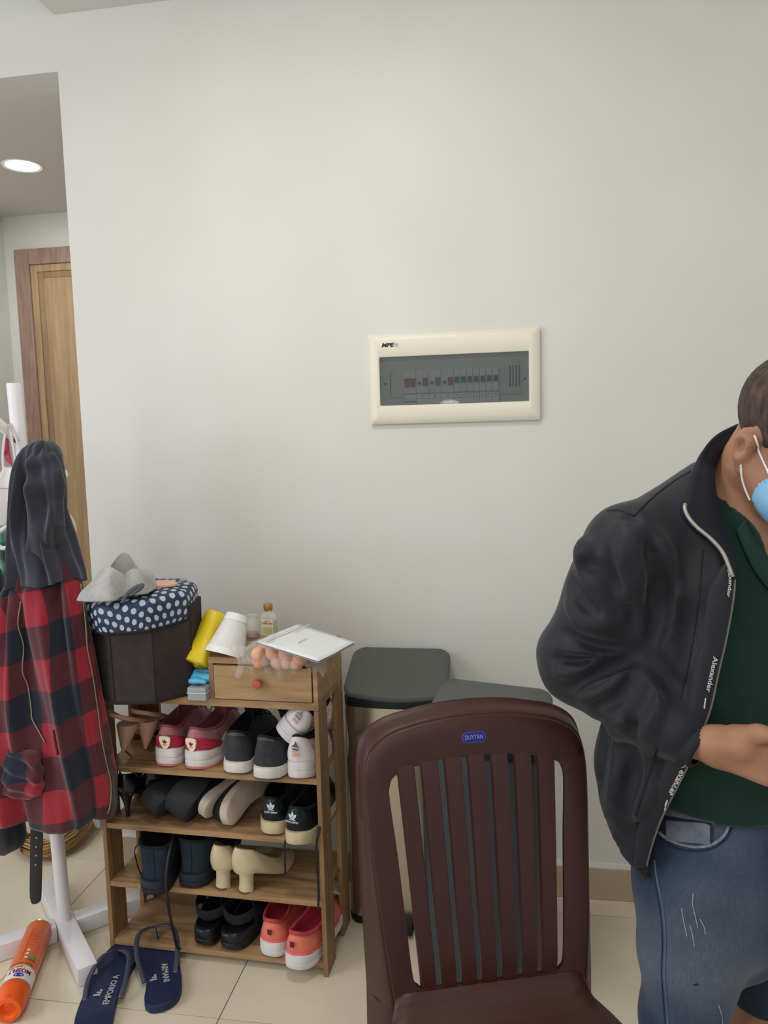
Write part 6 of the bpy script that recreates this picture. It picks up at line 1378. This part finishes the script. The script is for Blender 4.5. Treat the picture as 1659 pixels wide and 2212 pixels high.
# denim shorts
d_ = SDF((.08, 1.06, .30), (.80, 1.60, .82), .006)
d_.cap(hip+Zu*.05, hip-Zu*.03, .158, .168, k=.03, sc=sq(.165, .122), M=MB); d_.cap(hip-Zu*.03, hip-Zu*.09, .168, .160, k=.03, sc=sq(.165, .125), M=MB)
for hh_, kk_ in ((hipR, kneeR), (hipL, kneeL)): d_.cap(hh_+Zu*.01, hh_*.5+kk_*.5, .104, .080, k=.03); d_.cap(hh_*.5+kk_*.5, kk_-Zu*.05, .078, .066, k=.02)
X, Y, Z = np.meshgrid(*[d_.lo[i]+d_.h*np.arange(d_.n[i]) for i in range(3)], indexing='ij', sparse=True)
d_.F = d_.F+.0022*np.sin(34*Z+10*np.sin(7*X+5*Y))*np.sin(17*X+9*Z)+.0016*np.sin(60*Z+24*X)
d_.F = np.maximum(np.maximum(d_.F, .365+.05*(X-.3)-Z), Z-(.815))
gd = relax(d_.mesh(), 1)
dm = bpy.data.materials.new('washed denim'); dm.use_nodes = True; nt = dm.node_tree; bs = nt.nodes['Principled BSDF']; bs.inputs['Roughness'].default_value = .9; bs.inputs['Specular IOR Level'].default_value = .2; bs.inputs['Sheen Weight'].default_value = .15
tc = nt.nodes.new('ShaderNodeTexCoord'); at_ = nt.nodes.new('ShaderNodeAttribute'); at_.attribute_name = 'wear_sidelight'
n1 = nt.nodes.new('ShaderNodeTexNoise'); n1.inputs['Scale'].default_value = 9; n1.inputs['Detail'].default_value = 6; nt.links.new(tc.outputs['Object'], n1.inputs['Vector'])
ma = nt.nodes.new('ShaderNodeMath'); ma.operation = 'MULTIPLY_ADD'; nt.links.new(n1.outputs['Fac'], ma.inputs[0]); ma.inputs[1].default_value = .45; nt.links.new(at_.outputs['Fac'], ma.inputs[2])
cr_ = nt.nodes.new('ShaderNodeValToRGB'); els = cr_.color_ramp.elements; els[0].position = .22; els[0].color = hx('#1a2434'); els[1].position = 1.05 if False else 1.0; els[1].color = hx('#6f7480')
for p2, c2 in ((.42, '#2a374e'), (.72, '#535b68')): e = els.new(p2); e.color = hx(c2)
nt.links.new(ma.outputs[0], cr_.inputs[0])
wv_ = nt.nodes.new('ShaderNodeTexNoise'); wv_.inputs['Scale'].default_value = 260; mp = nt.nodes.new('ShaderNodeMapping'); mp.inputs['Scale'].default_value = (1.4, 1.4, .3); nt.links.new(tc.outputs['Object'], mp.inputs[0]); nt.links.new(mp.outputs[0], wv_.inputs['Vector'])
mx = nt.nodes.new('ShaderNodeMix'); mx.data_type = 'RGBA'; mx.blend_type = 'OVERLAY'; mx.inputs[0].default_value = .45; nt.links.new(cr_.outputs[0], mx.inputs[6]); nt.links.new(wv_.outputs['Color'], mx.inputs[7]); hsv = nt.nodes.new('ShaderNodeRGBToBW'); nt.links.new(wv_.outputs['Color'], hsv.inputs[0]); nt.links.new(hsv.outputs[0], mx.inputs[7])
nt.links.new(mx.outputs[2], bs.inputs['Base Color']); bp2 = nt.nodes.new('ShaderNodeBump'); bp2.inputs['Strength'].default_value = .4; bp2.inputs['Distance'].default_value = .001; nt.links.new(wv_.outputs['Fac'], bp2.inputs['Height']); nt.links.new(bp2.outputs['Normal'], bs.inputs['Normal'])
od = mpart('denim_shorts', gd, dm); V = np.array(gd.v); fade_light = np.zeros(len(V))
for c, r_, a_ in ((A3(1560, 2060, 1.16), .14, .55), (A3(1590, 1830, 1.2), .10, .40), (A3(1500, 1770, 1.2), .06, .25), (A3(1520, 2190, 1.15), .10, .35), (A3(1370, 2030, 1.24), .075, .42), (A3(1392, 2110, 1.24), .06, .38), (A3(1350, 1850, 1.28), .03, .3)): fade_light += .62*a_*np.exp(-((V-c)**2).sum(1)/r_**2)  # front patches are wear; those down the outer leg paint side light in
at2 = od.data.attributes.new('wear_sidelight', 'FLOAT', 'POINT'); at2.data.foreach_set('value', fade_light.astype(np.float32)); bvd = bvh_of(gd)
rim = mat('frayed denim edge', '#8f9aa0', .9, col2='#6d7a88', nscale=120); thr = mat('pale thread', '#9aa6a6', .9); dseam = mat('denim seam dark', '#24324a', .9); ltd = mat('faded denim pocket', '#7b8088', .9, col2='#5f6a7c', nscale=60, bump=.3, bscale=400)  # dseam: darker blue for stitch and seam lines
mline(bvd, [(1424, 1798), (1440, 1811), (1468, 1823), (1500, 1829), (1530, 1826), (1555, 1812), (1570, 1792), (1574, 1772)], 50, .0015, .0040, rim, 'pocket_edge', ry=.0022)
mline(bvd, [(1428, 1813), (1465, 1834), (1505, 1839), (1540, 1832), (1568, 1812), (1582, 1786)], 50, .0008, .0014, dseam, 'pocket_stitch')
R = []
for y in np.linspace(1772, 1818, 8):
    row = []
    for x in np.linspace(1440, 1534, 12):
        h = on(bvd, x, y+.10*(x-1440)*.6, .002); row.append(tuple(h[0]))
    R.append(row)
mpart('coin_pocket', G().grid(R), ltd); mline(bvd, [(1438, 1770), (1480, 1773), (1534, 1780), (1536, 1822)], 40, .002, .0016, dseam, 'pocket_stitch')
R = []
for f in np.linspace(0, 1, 5):
    row = []
    for x in np.linspace(1436, 1560, 14):
        h = on(bvd, x, 1738+.16*(x-1436)+f*22, .0025); row.append(tuple(h[0]) if h else tuple(at(x, 1750, 1.2)))
    R.append(row)
mpart('waistband', G().grid(R), ltd)
mline(bvd, [(1414, 1858), (1420, 1900), (1432, 1960), (1438, 2030), (1436, 2100), (1440, 2160), (1444, 2220)], 70, .0006, .0016, mat('denim outer seam', '#56647c', .9), 'side_seam')
mline(bvd, [(1407, 1858), (1413, 1900), (1425, 1960), (1431, 2030), (1429, 2100), (1433, 2160), (1437, 2220)], 70, .0002, .0012, dseam, 'side_seam')
for pts, r_ in (([(1472, 1962), (1477, 1990), (1484, 2022)], .0016), ([(1498, 1930), (1496, 1950), (1501, 1975), (1508, 2005)], .0018), ([(1490, 1998), (1496, 2020), (1500, 2045)], .0013), ([(1512, 1985), (1520, 2000), (1524, 2018)], .0016), ([(1552, 2172), (1558, 2190), (1560, 2212)], .0025)):
    mline(bvd, pts, 16, .0004, r_*.6, thr, 'frayed_tear', ry=.0008)
mline(bvd, [(1497, 2128), (1503, 2126), (1508, 2125)], 6, .0004, .0018, mat('ink stain', '#1e222b', .9), 'stain', ry=.0006)
